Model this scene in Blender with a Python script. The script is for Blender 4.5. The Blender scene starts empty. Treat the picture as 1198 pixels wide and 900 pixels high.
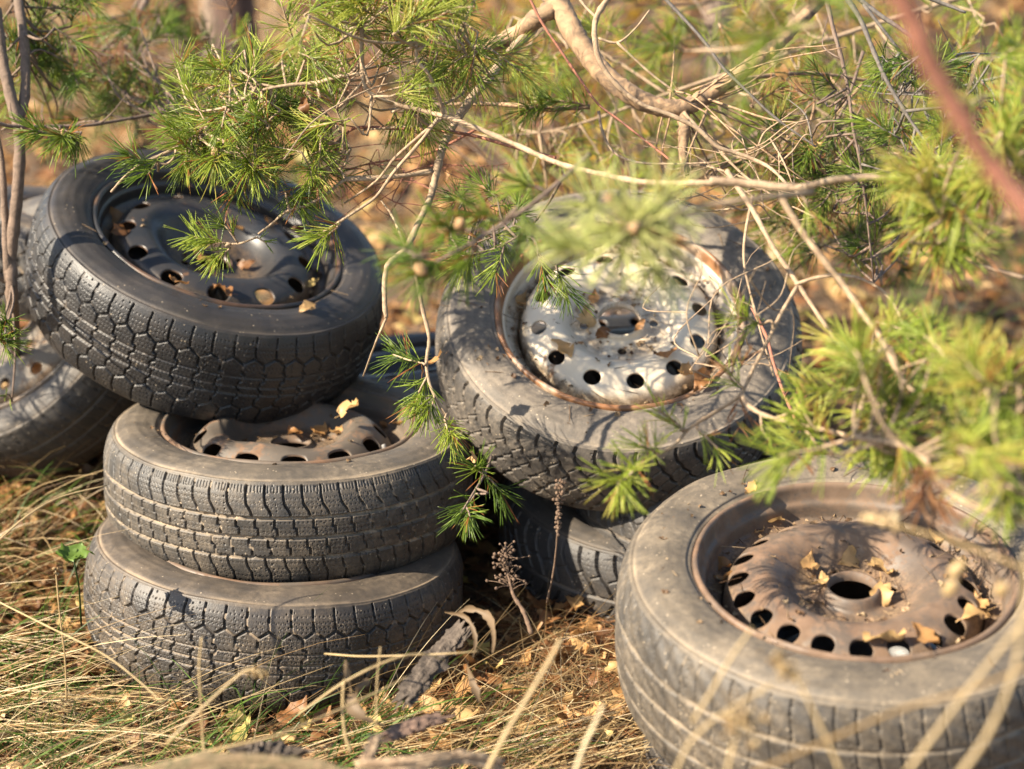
import bpy, bmesh, math, random
import numpy as np
from mathutils import Vector, Matrix, noise as mnoise

# ------------------------------------------------------------------ camera, sky, sun, exposure
SC = bpy.context.scene
CAMZ, PITCH, FPX = 1.183, math.radians(18.0), 2000.0      # lens geometry for a 1198 px wide frame
cam_d = bpy.data.cameras.new('camera')
cam = bpy.data.objects.new('camera', cam_d); SC.collection.objects.link(cam)
cam.location = (0, 0, CAMZ); cam.rotation_euler = (math.radians(90) - PITCH, 0, 0)
cam_d.sensor_width = 36.0; cam_d.lens = FPX / 1198 * 36.0
cam_d.clip_start = 0.05; cam_d.clip_end = 400
cam_d.dof.use_dof = True; cam_d.dof.focus_distance = 2.32; cam_d.dof.aperture_fstop = 2.6
cam_d.dof.aperture_blades = 9
SC.camera = cam

SUN_EL, SUN_AZ = math.radians(36), math.radians(24)        # azimuth measured from -X towards the camera
to_sun = Vector((-math.cos(SUN_EL)*math.cos(SUN_AZ), -math.cos(SUN_EL)*math.sin(SUN_AZ), math.sin(SUN_EL)))
W = bpy.data.worlds.new("World"); SC.world = W; W.use_nodes = True
nt = W.node_tree
sky = nt.nodes.new('ShaderNodeTexSky'); sky.sky_type = 'NISHITA'; sky.sun_disc = False
sky.sun_elevation = SUN_EL; sky.sun_rotation = math.atan2(to_sun.x, to_sun.y)
nt.links.new(sky.outputs[0], nt.nodes['Background'].inputs[0]); nt.nodes['Background'].inputs[1].default_value = 0.085
sd = bpy.data.lights.new('sun', 'SUN'); sd.energy = 5.0; sd.angle = math.radians(0.5); sd.color = (1.0, 0.87, 0.68)
sun = bpy.data.objects.new('sun', sd); SC.collection.objects.link(sun)
sun.rotation_euler = to_sun.to_track_quat('Z', 'Y').to_euler()
SC.view_settings.view_transform = 'Standard'; SC.view_settings.look = 'None'
SC.view_settings.exposure = 1.62; SC.view_settings.gamma = 1.0; SC.view_settings.use_curve_mapping = False
SC.cycles.max_bounces = 6; SC.cycles.transparent_max_bounces = 4

rng = np.random.default_rng(7); random.seed(7)
COL = SC.collection
FW = Vector((0, math.cos(PITCH), -math.sin(PITCH))); UP = Vector((0, math.sin(PITCH), math.cos(PITCH)))

def at(px, py, d):
    """world point that stands at distance d in front of the camera, seen at photo pixel px, py"""
    return Vector((0, 0, CAMZ)) + FW*d + Vector((1, 0, 0))*((px-599)/FPX*d) - UP*((py-450)/FPX*d)

def sstep(a, b, x):
    t = np.clip((x-a)/(b-a), 0, 1); return t*t*(3-2*t)

def gz(x, y):
    """height of the ground"""
    x = np.asarray(x, float); y = np.asarray(y, float)
    z = 0.018*np.sin(x*3.1+1.3)*np.cos(y*2.7+.4) + 0.010*np.sin(x*9.3+y*5.1) + .006*np.sin(x*17-y*13)
    z = z + 0.07*np.exp(-((x-.5)**2+(y-1.95)**2)/.09) - .015*np.exp(-((x+.35)**2+(y-2.4)**2)/.16)
    z = z + .15*np.exp(-((x+1.05)**2+(y-3.0)**2)/.16)
    z = z + .05*np.maximum(y-5, 0) + .12*np.sin(x*.9+y*.5)*sstep(3.5, 7, y)
    return z

def on_ground(px, py):
    """where the view ray through a photo pixel meets the ground"""
    d = 1.5
    for i in range(1600):
        p = at(px, py, d)
        if p.z <= float(gz(p.x, p.y)): return p
        d += .01
    return p

# ------------------------------------------------------------------ object helpers
def link(name, me, mat=None, parent=None):
    o = bpy.data.objects.new(name, me); COL.objects.link(o)
    if mat: me.materials.append(mat)
    if parent: o.parent = parent; o.matrix_parent_inverse = parent.matrix_world.inverted()
    return o

def tag(o, label=None, cat=None, group=None, kind=None):
    if label: o['label'] = label
    if cat: o['category'] = cat
    if group: o['group'] = group
    if kind: o['kind'] = kind
    return o

def thing(name, label, cat, loc, group=None, mat=None):
    o = bpy.data.objects.new(name, None); COL.objects.link(o); o.empty_display_size = .05
    o.matrix_world = mat if mat is not None else Matrix.Translation(loc)
    return tag(o, label, cat, group)

def np_mesh(name, V, quads=None, tris=None, smooth=True, attrs=None):
    V = np.asarray(V, np.float32); me = bpy.data.meshes.new(name)
    nq = 0 if quads is None else len(quads); ntr = 0 if tris is None else len(tris)
    L = []
    if nq: L.append(np.asarray(quads, np.int32).ravel())
    if ntr: L.append(np.asarray(tris, np.int32).ravel())
    L = np.concatenate(L)
    me.vertices.add(len(V)); me.vertices.foreach_set('co', V.ravel())
    me.loops.add(len(L)); me.loops.foreach_set('vertex_index', L)
    me.polygons.add(nq+ntr)
    tot = np.r_[np.full(nq, 4), np.full(ntr, 3)].astype(np.int32)
    me.polygons.foreach_set('loop_start', np.r_[0, np.cumsum(tot)[:-1]].astype(np.int32))
    try: me.polygons.foreach_set('loop_total', tot)
    except Exception: pass
    me.polygons.foreach_set('use_smooth', np.full(nq+ntr, smooth))
    if attrs:
        for k, a in attrs.items():
            at_ = me.attributes.new(k, 'FLOAT', 'POINT'); at_.data.foreach_set('value', np.asarray(a, np.float32))
    me.update(calc_edges=True); me.validate()
    return me

class Acc:
    """collects pieces of one mesh"""
    def __init__(s): s.V=[]; s.Q=[]; s.T=[]; s.A=[]; s.n=0
    def add(s, V, Q=None, T=None, a=0.0):
        V = np.asarray(V, float).reshape(-1, 3)
        if Q is not None and len(Q): s.Q.append(np.asarray(Q).reshape(-1, 4)+s.n)
        if T is not None and len(T): s.T.append(np.asarray(T).reshape(-1, 3)+s.n)
        s.A.append(np.broadcast_to(np.asarray(a, float), (len(V),))); s.V.append(V); s.n += len(V)
    def build(s, name, mat, parent=None, origin=None, smooth=True):
        V = np.concatenate(s.V); 
        if origin is not None: V = V - np.array(origin)
        me = np_mesh(name, V, np.concatenate(s.Q) if s.Q else None, np.concatenate(s.T) if s.T else None, smooth, {'shade': np.concatenate(s.A)})
        o = bpy.data.objects.new(name, me); COL.objects.link(o); me.materials.append(mat)
        if origin is not None and parent is None: o.location = origin
        if parent: o.parent = parent
        return o

# ------------------------------------------------------------------ materials
def nodes(name):
    m = bpy.data.materials.new(name); m.use_nodes = True
    t = m.node_tree; return m, t, t.nodes['Principled BSDF']
def N(t, typ, **kw):
    n = t.nodes.new(typ)
    for k, v in kw.items():
        if k in n.inputs: n.inputs[k].default_value = v
        else: setattr(n, k, v)
    return n
def ramp(t, src, stops):
    r = t.nodes.new('ShaderNodeValToRGB'); e = r.color_ramp.elements
    while len(e) < len(stops): e.new(.5)
    for i, (p, c) in enumerate(stops):
        e[i].position = p; e[i].color = (*c, 1) if not isinstance(c, (int, float)) else (c, c, c, 1)
    t.links.new(src, r.inputs[0]); return r.outputs[0]
def mix(t, f, a, b, mode='MIX'):
    m = t.nodes.new('ShaderNodeMix'); m.data_type = 'RGBA'; m.blend_type = mode
    for s, v in ((m.inputs[0], f), (m.inputs[6], a), (m.inputs[7], b)):
        if hasattr(v, 'is_linked'): t.links.new(v, s)
        elif isinstance(v, (int, float)): s.default_value = v
        else: s.default_value = (*v, 1)
    return m.outputs[2]
def mth(t, op, a, b=0.0, clamp=False):
    m = t.nodes.new('ShaderNodeMath'); m.operation = op; m.use_clamp = clamp
    for s, v in ((m.inputs[0], a), (m.inputs[1], b)):
        if hasattr(v, 'is_linked'): t.links.new(v, s)
        else: s.default_value = v
    return m.outputs[0]
def noise(t, scale, detail=4, rough=.55, coord=None, dist=0.0):
    n = N(t, 'ShaderNodeTexNoise', Scale=scale, Detail=detail, Roughness=rough, Distortion=dist)
    if coord is None:
        c = t.nodes.new('ShaderNodeTexCoord'); coord = c.outputs['Object']
    t.links.new(coord, n.inputs['Vector']); return n.outputs['Fac']
def bump(t, h, strength, dist, bsdf):
    b = N(t, 'ShaderNodeBump', Strength=strength, Distance=dist); t.links.new(h, b.inputs['Height'])
    t.links.new(b.outputs[0], bsdf.inputs['Normal'])
def attr(t, name):
    a = t.nodes.new('ShaderNodeAttribute'); a.attribute_name = name; return a.outputs['Fac']

def rubber(name, dark, dust, amount, gdust, rough=.55, speck=.0):
    m, t, b = nodes(name)
    base = mix(t, ramp(t, noise(t, 9, 5), [(.35, 0), (.7, 1)]), dark, tuple(c*1.5+.004 for c in dark))
    dn = ramp(t, noise(t, 14, 8, .68, dist=.4), [(.52-.35*amount, 0), (.80-.15*amount, 1)])
    fine = ramp(t, noise(t, 110, 6, .8), [(.36, .05), (.62, 1)])
    f = mth(t, 'MULTIPLY', mth(t, 'MULTIPLY', dn, fine), amount*1.15, True)
    f = mth(t, 'ADD', f, mth(t, 'MULTIPLY', mth(t, 'MULTIPLY', attr(t, 'wall'), ramp(t, noise(t, 26, 8, .75), [(.3, .15), (.7, 1)])), amount*.60), True)
    f = mth(t, 'ADD', f, mth(t, 'MULTIPLY', attr(t, 'groove'), mth(t, 'MULTIPLY', ramp(t, noise(t, 22, 4), [(.35, .15), (.62, 1)]), gdust)), True)
    c = mix(t, f, base, dust)
    v = N(t, 'ShaderNodeTexVoronoi', Scale=130.0); tc = t.nodes.new('ShaderNodeTexCoord'); t.links.new(tc.outputs['Object'], v.inputs['Vector'])
    sp = mth(t, 'MULTIPLY', mth(t, 'LESS_THAN', v.outputs['Distance'], .16), mth(t, 'GREATER_THAN', noise(t, 38, 2), .60-.1*speck))
    sp = mth(t, 'MULTIPLY', sp, min(1, .35+speck*.5))
    c = mix(t, sp, c, (.42, .34, .24))
    t.links.new(c, b.inputs['Base Color'])
    r = mth(t, 'ADD', mth(t, 'MULTIPLY', f, .35), rough, True); t.links.new(r, b.inputs['Roughness'])
    b.inputs['Specular IOR Level'].default_value = .55
    h = mth(t, 'ADD', noise(t, 420, 3, .7), mth(t, 'MULTIPLY', noise(t, 60, 5, .6), 1.2))
    bump(t, h, .35, .0012, b)
    return m

def steel(name, col, rust, rust_amt, rough=.45, metallic=0.0, dust=(.25,.19,.13), dust_amt=.3):
    m, t, b = nodes(name)
    n1 = noise(t, 16, 9, .72, dist=.6); n2 = noise(t, 90, 6, .7)
    ru = ramp(t, mth(t, 'ADD', mth(t, 'MULTIPLY', n1, .7), mth(t, 'MULTIPLY', n2, .3)), [(.60-.28*rust_amt, 0), (.66-.25*rust_amt, 1)])
    rcol = mix(t, ramp(t, noise(t, 55, 5), [(.35, 0), (.7, 1)]), rust, tuple(min(1, c*1.6+.005) for c in rust))
    c = mix(t, mth(t, 'MAXIMUM', ru, attr(t, 'rusty')), col, rcol)
    du = mth(t, 'MULTIPLY', ramp(t, noise(t, 7, 8, .7), [(.4, 0), (.75, 1)]), dust_amt)
    dirt = mth(t, 'MULTIPLY', attr(t, 'dirt'), ramp(t, noise(t, 42, 7, .75), [(.36, .05), (.54, 1)]))
    c = mix(t, du, c, dust)
    c = mix(t, dirt, c, mix(t, ramp(t, noise(t, 300, 3), [(.4, 0), (.6, 1)]), (.07, .045, .028), (.24, .16, .09)))
    t.links.new(c, b.inputs['Base Color'])
    b.inputs['Metallic'].default_value = metallic
    rr = mth(t, 'ADD', mth(t, 'MULTIPLY', mth(t, 'MAXIMUM', ru, du), .4), rough, True); t.links.new(rr, b.inputs['Roughness'])
    h = mth(t, 'ADD', mth(t, 'MULTIPLY', n2, .8), mth(t, 'MULTIPLY', ru, .15)); bump(t, h, .28, .0009, b)
    return m

def leafy(name, stops, transl=.4, rough=.5, veins=False, spec=.4):
    """thin plant matter: colour picked by the per-piece attribute, part of the light passes through"""
    m, t, b = nodes(name)
    c = ramp(t, attr(t, 'shade'), stops)
    c = mix(t, .35, c, ramp(t, noise(t, 70 if veins else 25, 4), [(.3, (.3,.27,.2)), (.7, (1, 1, 1))]), 'MULTIPLY')
    t.links.new(c, b.inputs['Base Color']); b.inputs['Roughness'].default_value = rough
    b.inputs['Specular IOR Level'].default_value = spec
    tr = t.nodes.new('ShaderNodeBsdfTranslucent'); t.links.new(c, tr.inputs['Color'])
    ms = t.nodes.new('ShaderNodeMixShader'); ms.inputs[0].default_value = transl
    t.links.new(b.outputs[0], ms.inputs[1]); t.links.new(tr.outputs[0], ms.inputs[2])
    t.links.new(ms.outputs[0], t.nodes['Material Output'].inputs['Surface'])
    return m

def bark(name, a, bcol, scale=60, rough=.85):
    m, t, b = nodes(name)
    n1 = noise(t, scale, 6, .7, dist=1.0); n2 = noise(t, scale*.2, 4)
    c = mix(t, ramp(t, n1, [(.38, 0), (.62, 1)]), a, bcol)
    c = mix(t, ramp(t, n2, [(.4, 0), (.7, .6)]), c, tuple(x*.55 for x in a))
    t.links.new(c, b.inputs['Base Color']); b.inputs['Roughness'].default_value = rough
    bump(t, n1, .7, .003, b); return m

M_NEEDLE = leafy('pine_needle', [(0, (.04,.085,.018)), (.35, (.16,.27,.035)), (.7, (.40,.50,.065)), (.88, (.62,.66,.14)), (.95, (.55,.25,.08)), (1, (.36,.14,.05))], .5, .34, spec=.6)
M_CRUMB = leafy('plant_crumbs', [(0, (.08,.04,.02)), (.5, (.20,.12,.06)), (1, (.42,.31,.19))], .2, .6)
M_NPALE = leafy('pale_pine_needle', [(0, (.30,.40,.10)), (.9, (.74,.76,.32)), (1, (.60,.42,.18))], .5, .34, spec=.6)
M_DRYN = leafy('dead_needle', [(0, (.20,.07,.03)), (.5, (.34,.15,.06)), (1, (.42,.24,.11))], .3, .5)
M_LEAF = leafy('dry_leaf', [(0, (.10,.045,.02)), (.35, (.28,.13,.05)), (.65, (.50,.28,.11)), (.9, (.66,.44,.20)), (1, (.55,.46,.15))], .35, .5, True)
M_STRAW = leafy('dry_straw', [(0, (.11,.065,.03)), (.4, (.29,.19,.085)), (.75, (.52,.38,.19)), (1, (.72,.60,.38))], .3, .45)
M_GRASS = leafy('green_grass', [(0, (.03,.06,.012)), (.6, (.09,.17,.03)), (1, (.17,.27,.05))], .45, .45)
M_YLEAF = leafy('autumn_foliage', [(0, (.18,.10,.02)), (.5, (.50,.30,.04)), (1, (.62,.48,.07))], .45, .5)
M_BARK_PALE = bark('pale_twig_bark', (.42,.31,.20), (.24,.16,.10), 90)
M_BARK_PINE = bark('rough_pine_bark', (.42,.27,.15), (.10,.07,.05), 42)
M_BARK_RED = bark('reddish_twig_bark', (.38,.15,.09), (.22,.10,.07), 80)
M_BARK_DARK = bark('dark_twig_bark', (.12,.08,.06), (.22,.16,.12), 80)
M_BARK_GREY = bark('grey_twig_bark', (.20,.175,.15), (.10,.085,.075), 80)
M_TRUNK = bark('tree_trunk_bark', (.10,.055,.038), (.04,.025,.02), 22)
M_TRUNK_L = bark('pale_trunk_bark', (.32,.25,.19), (.16,.11,.08), 18)
M_WEED = bark('dead_weed', (.17,.11,.07), (.09,.055,.035), 120)
M_CONE = bark('cone_bud', (.50,.31,.15), (.26,.14,.07), 260)

# ------------------------------------------------------------------ tyres
def seg_dist(x, z, segs, p, shifts=(-1, 0, 1)):
    """groove depth map: segs = (x0,z0,x1,z1,width,depth), x in pitches, z in metres"""
    H = np.zeros_like(x)
    for (x0, z0, x1, z1, w, dp) in segs:
        ax, ay, bx, by = x0*p, z0, x1*p, z1
        L2 = (bx-ax)**2+(by-ay)**2+1e-12
        best = np.full_like(x, 9.)
        for k in shifts:
            xx = x-k*p
            tt = np.clip(((xx-ax)*(bx-ax)+(z-ay)*(by-ay))/L2, 0, 1)
            best = np.minimum(best, (xx-ax-tt*(bx-ax))**2+(z-ay-tt*(by-ay))**2)
        H = np.maximum(H, dp*1.25*(1-sstep(w*.47, w*.66, np.sqrt(best))))
    return H
def polyseg(pts, w, d): return [(*pts[i], *pts[i+1], w, d) for i in range(len(pts)-1)]
def ring(z, w, d): return [(0, z, 1, z, w, d)]

def tread_hex():
    s = []
    s += polyseg([(0, .078), (-.03, .060), (.03, .046)], .0030, .0055)
    s += polyseg([(.03, .046), (-.42, .037)], .0030, .005) + polyseg([(.03, .046), (.53, .036)], .0030, .005)
    s += polyseg([(.55, .036), (.53, .022), (.70, .020), (.68, .009), (.52, .006), (.52, -.006), (.68, -.008), (.66, -.020), (.52, -.024), (.53, -.035)], .0030, .005)
    s += polyseg([(.53, -.035), (.03, -.044)], .0030, .005) + polyseg([(.53, -.035), (1.03, -.044)], .0030, .005)
    s += polyseg([(.03, -.044), (-.02, -.060), (.03, -.078)], .0030, .0055)
    s += ring(.0145, .0022, .004) + ring(-.0015, .0020, .0035) + ring(-.015, .0022, .004)
    return s
def tread_block():
    s = ring(.030, .0042, .005) + ring(.0015, .0042, .005) + ring(-.028, .0042, .005)
    s += polyseg([(0, .0775), (-.02, .062), (.05, .050), (.30, .040), (.42, .030)], .0028, .0055)
    s += polyseg([(.55, .030), (.53, .017), (.68, .0155), (.70, .0015)], .0028, .005)
    s += polyseg([(.20, .0015), (.20, -.012), (.36, -.014), (.37, -.028)], .0028, .005)
    s += polyseg([(.0, -.028), (.10, -.042), (.30, -.052), (.34, -.0775)], .0028, .0055)
    return s
def tread_wave():
    s = []
    for q in (0,):
        s += polyseg([(0, .078), (-.10, .066), (.02, .052), (.28, .044), (.35, .034), (.75, .022), (.80, .012), (1.25, 0)], .0040, .0058)
        s += polyseg([(1.25, 0), (.80, -.012), (.75, -.022), (.35, -.034), (.28, -.044), (.02, -.052), (-.10, -.066), (0, -.078)], .0040, .0058)
        s += polyseg([(.30, .044), (-.20, .030)], .0024, .004) + polyseg([(.77, .021), (.30, .006)], .0024, .004)
        s += polyseg([(.30, -.044), (-.20, -.030)], .0024, .004) + polyseg([(.77, -.021), (.30, -.006)], .0024, .004)
    return s
def tread_curve():
    s = polyseg([(0, .078), (.02, .066), (.12, .054), (.38, .040), (.80, .026), (1.1, .008)], .0046, .006)
    s += polyseg([(1.1, -.008), (.80, -.026), (.38, -.040), (.12, -.054), (.02, -.066), (0, -.078)], .0046, .006)
    s += ring(.004, .004, .005) + polyseg([(.38, .040), (-.3, .03)], .0025, .004) + polyseg([(.38, -.040), (-.3, -.03)], .0025, .004)
    return s
def tread_worn():
    s = polyseg([(0, .078), (.0, .060), (.14, .046), (.2, .036)], .0026, .0022)
    s += polyseg([(.1, .030), (.3, .010), (.2, -.010), (.3, -.03)], .0022, .0018)
    s += polyseg([(0, -.078), (.0, -.060), (.14, -.046)], .0026, .0022)
    s += ring(.033, .0045, .002) + ring(.0, .0045, .002) + ring(-.033, .0045, .002)
    return s

def catmull(P, n):
    P = np.asarray(P, float); Q = np.vstack([2*P[0]-P[1], P, 2*P[-1]-P[-2]])
    out = []
    for i in range(1, len(Q)-2):
        t = np.linspace(0, 1, n, endpoint=False)[:, None]
        a, b, c, d = Q[i-1], Q[i], Q[i+1], Q[i+2]
        out.append(.5*((2*b)+(-a+c)*t+(2*a-5*b+4*c-d)*t*t+(-a+3*b-3*c+d)*t**3))
    out.append(P[-1:]); return np.vstack(out)

def tyre_mesh(rl, Rs, hw, segs, N_pitch, nth=1800, sipes=0.0, nrow=118, hatch=0, worn=0, seed=0):
    """rl rim lip radius, Rs radius of the shoulder ridge, hw half width at the ridge"""
    e = Rs-rl; k = hw/.0755
    side = [(rl-.002, .050*k), (rl+.001, .068*k), (rl+.006, .0775*k), (rl+.012, .0805*k), (rl+.2*e, .0835*k), (rl+.42*e, .0870*k), (rl+.62*e, .0868*k),
            (rl+.80*e, .0835*k), (rl+.93*e, .0790*k), (Rs-.0015, .0768*k), (Rs+.0005, .0755*k)]
    sp = catmull(side, 5)
    tr = catmull([(Rs+.0015, .0740*k), (Rs+.0045, .0690*k), (Rs+.0085, .0610*k), (Rs+.0125, .0480*k), (Rs+.0155, .028*k), (Rs+.0165, 0), (Rs+.0155, -.028*k),
                  (Rs+.0125, -.0480*k), (Rs+.0085, -.0610*k), (Rs+.0045, -.0690*k), (Rs+.0015, -.0740*k)], 40)
    L = np.r_[0, np.cumsum(np.linalg.norm(np.diff(tr, axis=0), axis=1))]
    q = np.linspace(0, L[-1], nrow); tr = np.c_[np.interp(q, L, tr[:, 0]), np.interp(q, L, tr[:, 1])]
    lo = sp[::-1].copy(); lo[:, 1] *= -1
    P = np.vstack([sp, tr, lo]); m = len(P)
    T = np.gradient(P, axis=0); T /= np.linalg.norm(T, axis=1)[:, None]+1e-9
    Nn = np.c_[-T[:, 1], T[:, 0]]; Nn[Nn[:, 0]*1 + 0*Nn[:, 1] < -2] *= -1
    th = np.arange(nth)/nth*2*np.pi
    TH, I = np.meshgrid(th, np.arange(m), indexing='ij')
    r0 = P[I, 0]; z0 = P[I, 1]; zz = z0/k
    R = Rs+.015; p = 2*np.pi*R/N_pitch; x = (TH*R) % p
    G = seg_dist(x, zz, segs, p, (-2, -1, 0, 1, 2))
    tread = (I >= len(sp)) & (I < len(sp)+nrow)
    edge = 1-sstep(.0745, .0765, np.abs(zz))
    G = np.where(tread, G*edge, 0)
    nf = .5+.5*np.sin(TH*5+seed)*np.sin(TH*2.3+seed*2)
    H = G*(1-.25*nf)
    rings = [q for q in segs if q[1] == q[3] and abs(q[0]-q[2]) == 1]
    gmask = np.clip(seg_dist(x, zz, rings, p)/.002, 0, 1)*tread if rings else G*0
    low = .12*np.clip(G/.003, 0, 1)*(gmask < .1); gmask = gmask+low
    if sipes:
        u = (TH*R)/.0062; v = zz/.0068
        sq = np.abs((u+.28*np.sin(v*2*np.pi*2)) % 1-.5) < .17
        row = (np.abs(v % 1-.5) < .30) & (np.abs((zz/.0205) % 1-.5) < .36)
        H = H+np.where(tread & sq & row & (G < 1e-5) & (np.abs(zz) < .069), sipes, 0)
    if hatch:
        sq = np.abs(((TH*R)/.0048) % 1-.5) < .22
        H = H+np.where((np.abs(zz) > .0655) & (np.abs(zz) < .074) & sq & tread & (G < 1e-4), .0011, 0)
    # thin moulded rings on the sidewall
    for rr, dd in ((rl+.97*e, .0010), (rl+.16*e, .0009)):
        H = H-np.where(~tread, dd*np.exp(-((r0-rr)/.0013)**2), 0)
    H = H+np.where(~tread, .0009*np.exp(-((r0-(rl+.94*e))/.0012)**2), 0)
    gmask = np.maximum(gmask, np.where(~tread & (z0 > 0), .8*np.exp(-((r0-(rl+.93*e))/.0022)**2)+.9*np.exp(-((r0-(rl+.004))/.006)**2), 0))
    # slow unevenness of an old casing and chips off the block edges
    fill_ = sstep(.45, .8, np.sin(TH*37+zz*210+seed)*np.sin(TH*23-zz*130)+.35*np.sin(TH*7+seed*2))
    H = H*(1-.75*fill_*tread); gmask = np.maximum(gmask, fill_*(G > .001)*tread*.9)
    chip = sstep(.80, .95, np.sin(TH*61+zz*420+seed)*np.sin(TH*97-zz*310+1)*np.sin(TH*13+seed))
    H = H+.0022*chip*tread
    H = H-np.where(~tread, .0006*(np.exp(-((r0-(rl+.52*e))/.0016)**2)+np.exp(-((r0-(rl+.30*e))/.0010)**2))*(np.sin(TH*2+seed) > -.3), 0)
    H = H+np.where(~tread, .0005*np.sin(TH*9+r0*140+seed)*np.sin(TH*5-r0*300), 0)
    H = H+.0022*np.sin(TH*2+seed)*np.cos(zz*22)+.0012*np.sin(TH*3+seed)*np.cos(zz*30)+.0007*np.sin(TH*11+seed*3+zz*80)
    if worn: H = H*1.0+np.where(tread, .0006*np.sin(TH*47+zz*300), 0)
    rr = r0-Nn[I, 0]*H; z = z0-Nn[I, 1]*H
    V = np.stack([rr*np.cos(TH), rr*np.sin(TH), z], -1).reshape(-1, 3)
    a = np.arange(nth)[:, None]*m+np.arange(m-1)[None]; b = ((np.arange(nth)+1) % nth)[:, None]*m+np.arange(m-1)[None]
    Q = np.stack([a, b, b+1, a+1], -1).reshape(-1, 4)
    return np_mesh('tyre', V, Q, None, True, {'groove': gmask.ravel(), 'wall': (1-tread*1.0).ravel()})

def lathe(P, n=240, wob=0):
    P = np.asarray(P, float); m = len(P); th = np.arange(n)/n*2*np.pi
    TH, I = np.meshgrid(th, np.arange(m), indexing='ij')
    r = P[I, 0]; z = P[I, 1]+wob*np.sin(TH*3+1)*.001+wob*.0006*np.sin(TH*8)
    V = np.stack([r*np.cos(TH), r*np.sin(TH), z], -1).reshape(-1, 3)
    a = np.arange(n)[:, None]*m+np.arange(m-1)[None]; b = ((np.arange(n)+1) % n)[:, None]*m+np.arange(m-1)[None]
    return V, np.stack([a, b, b+1, a+1], -1).reshape(-1, 4)

def disc_mesh(prof, Ro, Ri, nh, rh, hr, ht, lugs=5, lugr=.050, lugh=.0075, mod=None, sq=2.0):
    """pressed steel disc: prof = [(r,z)] from outer to inner; nh holes at radius rh, half sizes hr x ht, lug holes round the hub"""
    NT = 240
    pr = catmull(prof, 12); o = np.argsort(pr[:, 0]); pr = pr[o]
    zf = lambda r, th: np.interp(r, pr[:, 0], pr[:, 1])+(mod(r, th) if mod else 0)
    V = []; F = []
    def grid(ra, rb, n):
        base = len(V)
        for i in range(n+1):
            r = ra+(rb-ra)*i/n
            for j in range(NT):
                V.append((r, 2*math.pi*j/NT))
        for i in range(n):
            for j in range(NT):
                F.append((base+i*NT+j, base+i*NT+(j+1) % NT, base+(i+1)*NT+(j+1) % NT, base+(i+1)*NT+j))
    depth = {}
    def holes(ra, rb, n, rc, a, b, power, every=1):
        k = NT//(n*every); w = 2*math.pi/(n*every); ms = 8
        for s in range(n*every):
            if s % every:      # plain stretch between two holes
                base = len(V)
                for i in range(ms+1):
                    for j in range(k+1): V.append((ra+(rb-ra)*i/ms, s*w+w*j/k))
                for i in range(ms):
                    for j in range(k): F.append((base+i*(k+1)+j, base+i*(k+1)+j+1, base+(i+1)*(k+1)+j+1, base+(i+1)*(k+1)+j))
                continue
            B = []
            B += [(ra, s*w+w*j/k) for j in range(k)]
            B += [(ra+(rb-ra)*j/ms, (s+1)*w) for j in range(ms)]
            B += [(rb, (s+1)*w-w*j/k) for j in range(k)]
            B += [(rb+(ra-rb)*j/ms, s*w) for j in range(ms)]
            tc = (s+.5)*w; nb = len(B); rings = [.0, .18, .36, .54, .7, .85, 1.0]
            base = len(V)
            for t in rings:
                for (r, th) in B:
                    dx = (th-tc)*rc; dy = r-rc
                    ang = math.atan2(dy/a, dx/b); c, si = math.cos(ang), math.sin(ang)
                    q = (abs(c)**power+abs(si)**power)**(-1/power)
                    hx, hy = b*c*q, a*si*q
                    V.append((rc+dy+(hy-dy)*t, tc+(dx+(hx-dx)*t)/rc))
            for (r, th) in B:      # turned-down edge of the hole
                dx = (th-tc)*rc; dy = r-rc
                ang = math.atan2(dy/a, dx/b); c, si = math.cos(ang), math.sin(ang)
                q = (abs(c)**power+abs(si)**power)**(-1/power)*1.02
                depth[len(V)] = -.004; V.append((rc+a*si*q, tc+b*c*q/rc))
            for i in range(len(rings)):
                for j in range(nb):
                    F.append((base+i*nb+j, base+i*nb+(j+1) % nb, base+(i+1)*nb+(j+1) % nb, base+(i+1)*nb+j))
    b1, b2 = rh+hr*1.25, rh-hr*1.25
    l1, l2 = lugr+lugh*1.5, lugr-lugh*1.5
    grid(Ro, b1, 6); holes(b1, b2, nh, rh, hr, ht, sq); grid(b2, l1, 30); holes(l1, l2, lugs, lugr, lugh, lugh, 2.0, {4: 5, 5: 4}[lugs]); grid(l2, Ri, 8)
    VA = np.array(V); z = zf(VA[:, 0], VA[:, 1])
    for i, d in depth.items(): z[i] += d
    base = len(VA); ringv = [(Ri, 2*math.pi*j/NT) for j in range(NT)]
    co = np.c_[VA[:, 0]*np.cos(VA[:, 1]), VA[:, 0]*np.sin(VA[:, 1]), z]
    rust = np.zeros(len(co))
    for i in depth: rust[i] = .8
    # collar down through the hub
    th = np.arange(NT)/NT*2*np.pi; zi = zf(np.full(NT, Ri), th)
    c1 = np.c_[Ri*np.cos(th), Ri*np.sin(th), zi]; c2 = c1-np.array([0, 0, .012]); c2[:, :2] *= .97
    co = np.vstack([co, c1, c2]); rust = np.r_[rust, np.full(2*NT, .5)]
    for j in range(NT): F.append((base+j, base+(j+1) % NT, base+NT+(j+1) % NT, base+NT+j))
    return co, np.array(F), rust

def frame_matrix(c, n, spin=0):
    n = Vector(n).normalized(); u = (Vector((1, 0, 0))-n*n.x).normalized(); v = n.cross(u)
    return Matrix(((u.x, v.x, n.x, c[0]), (u.y, v.y, n.y, c[1]), (u.z, v.z, n.z, c[2]), (0, 0, 0, 1))) @ Matrix.Rotation(spin, 4, 'Z')

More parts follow.
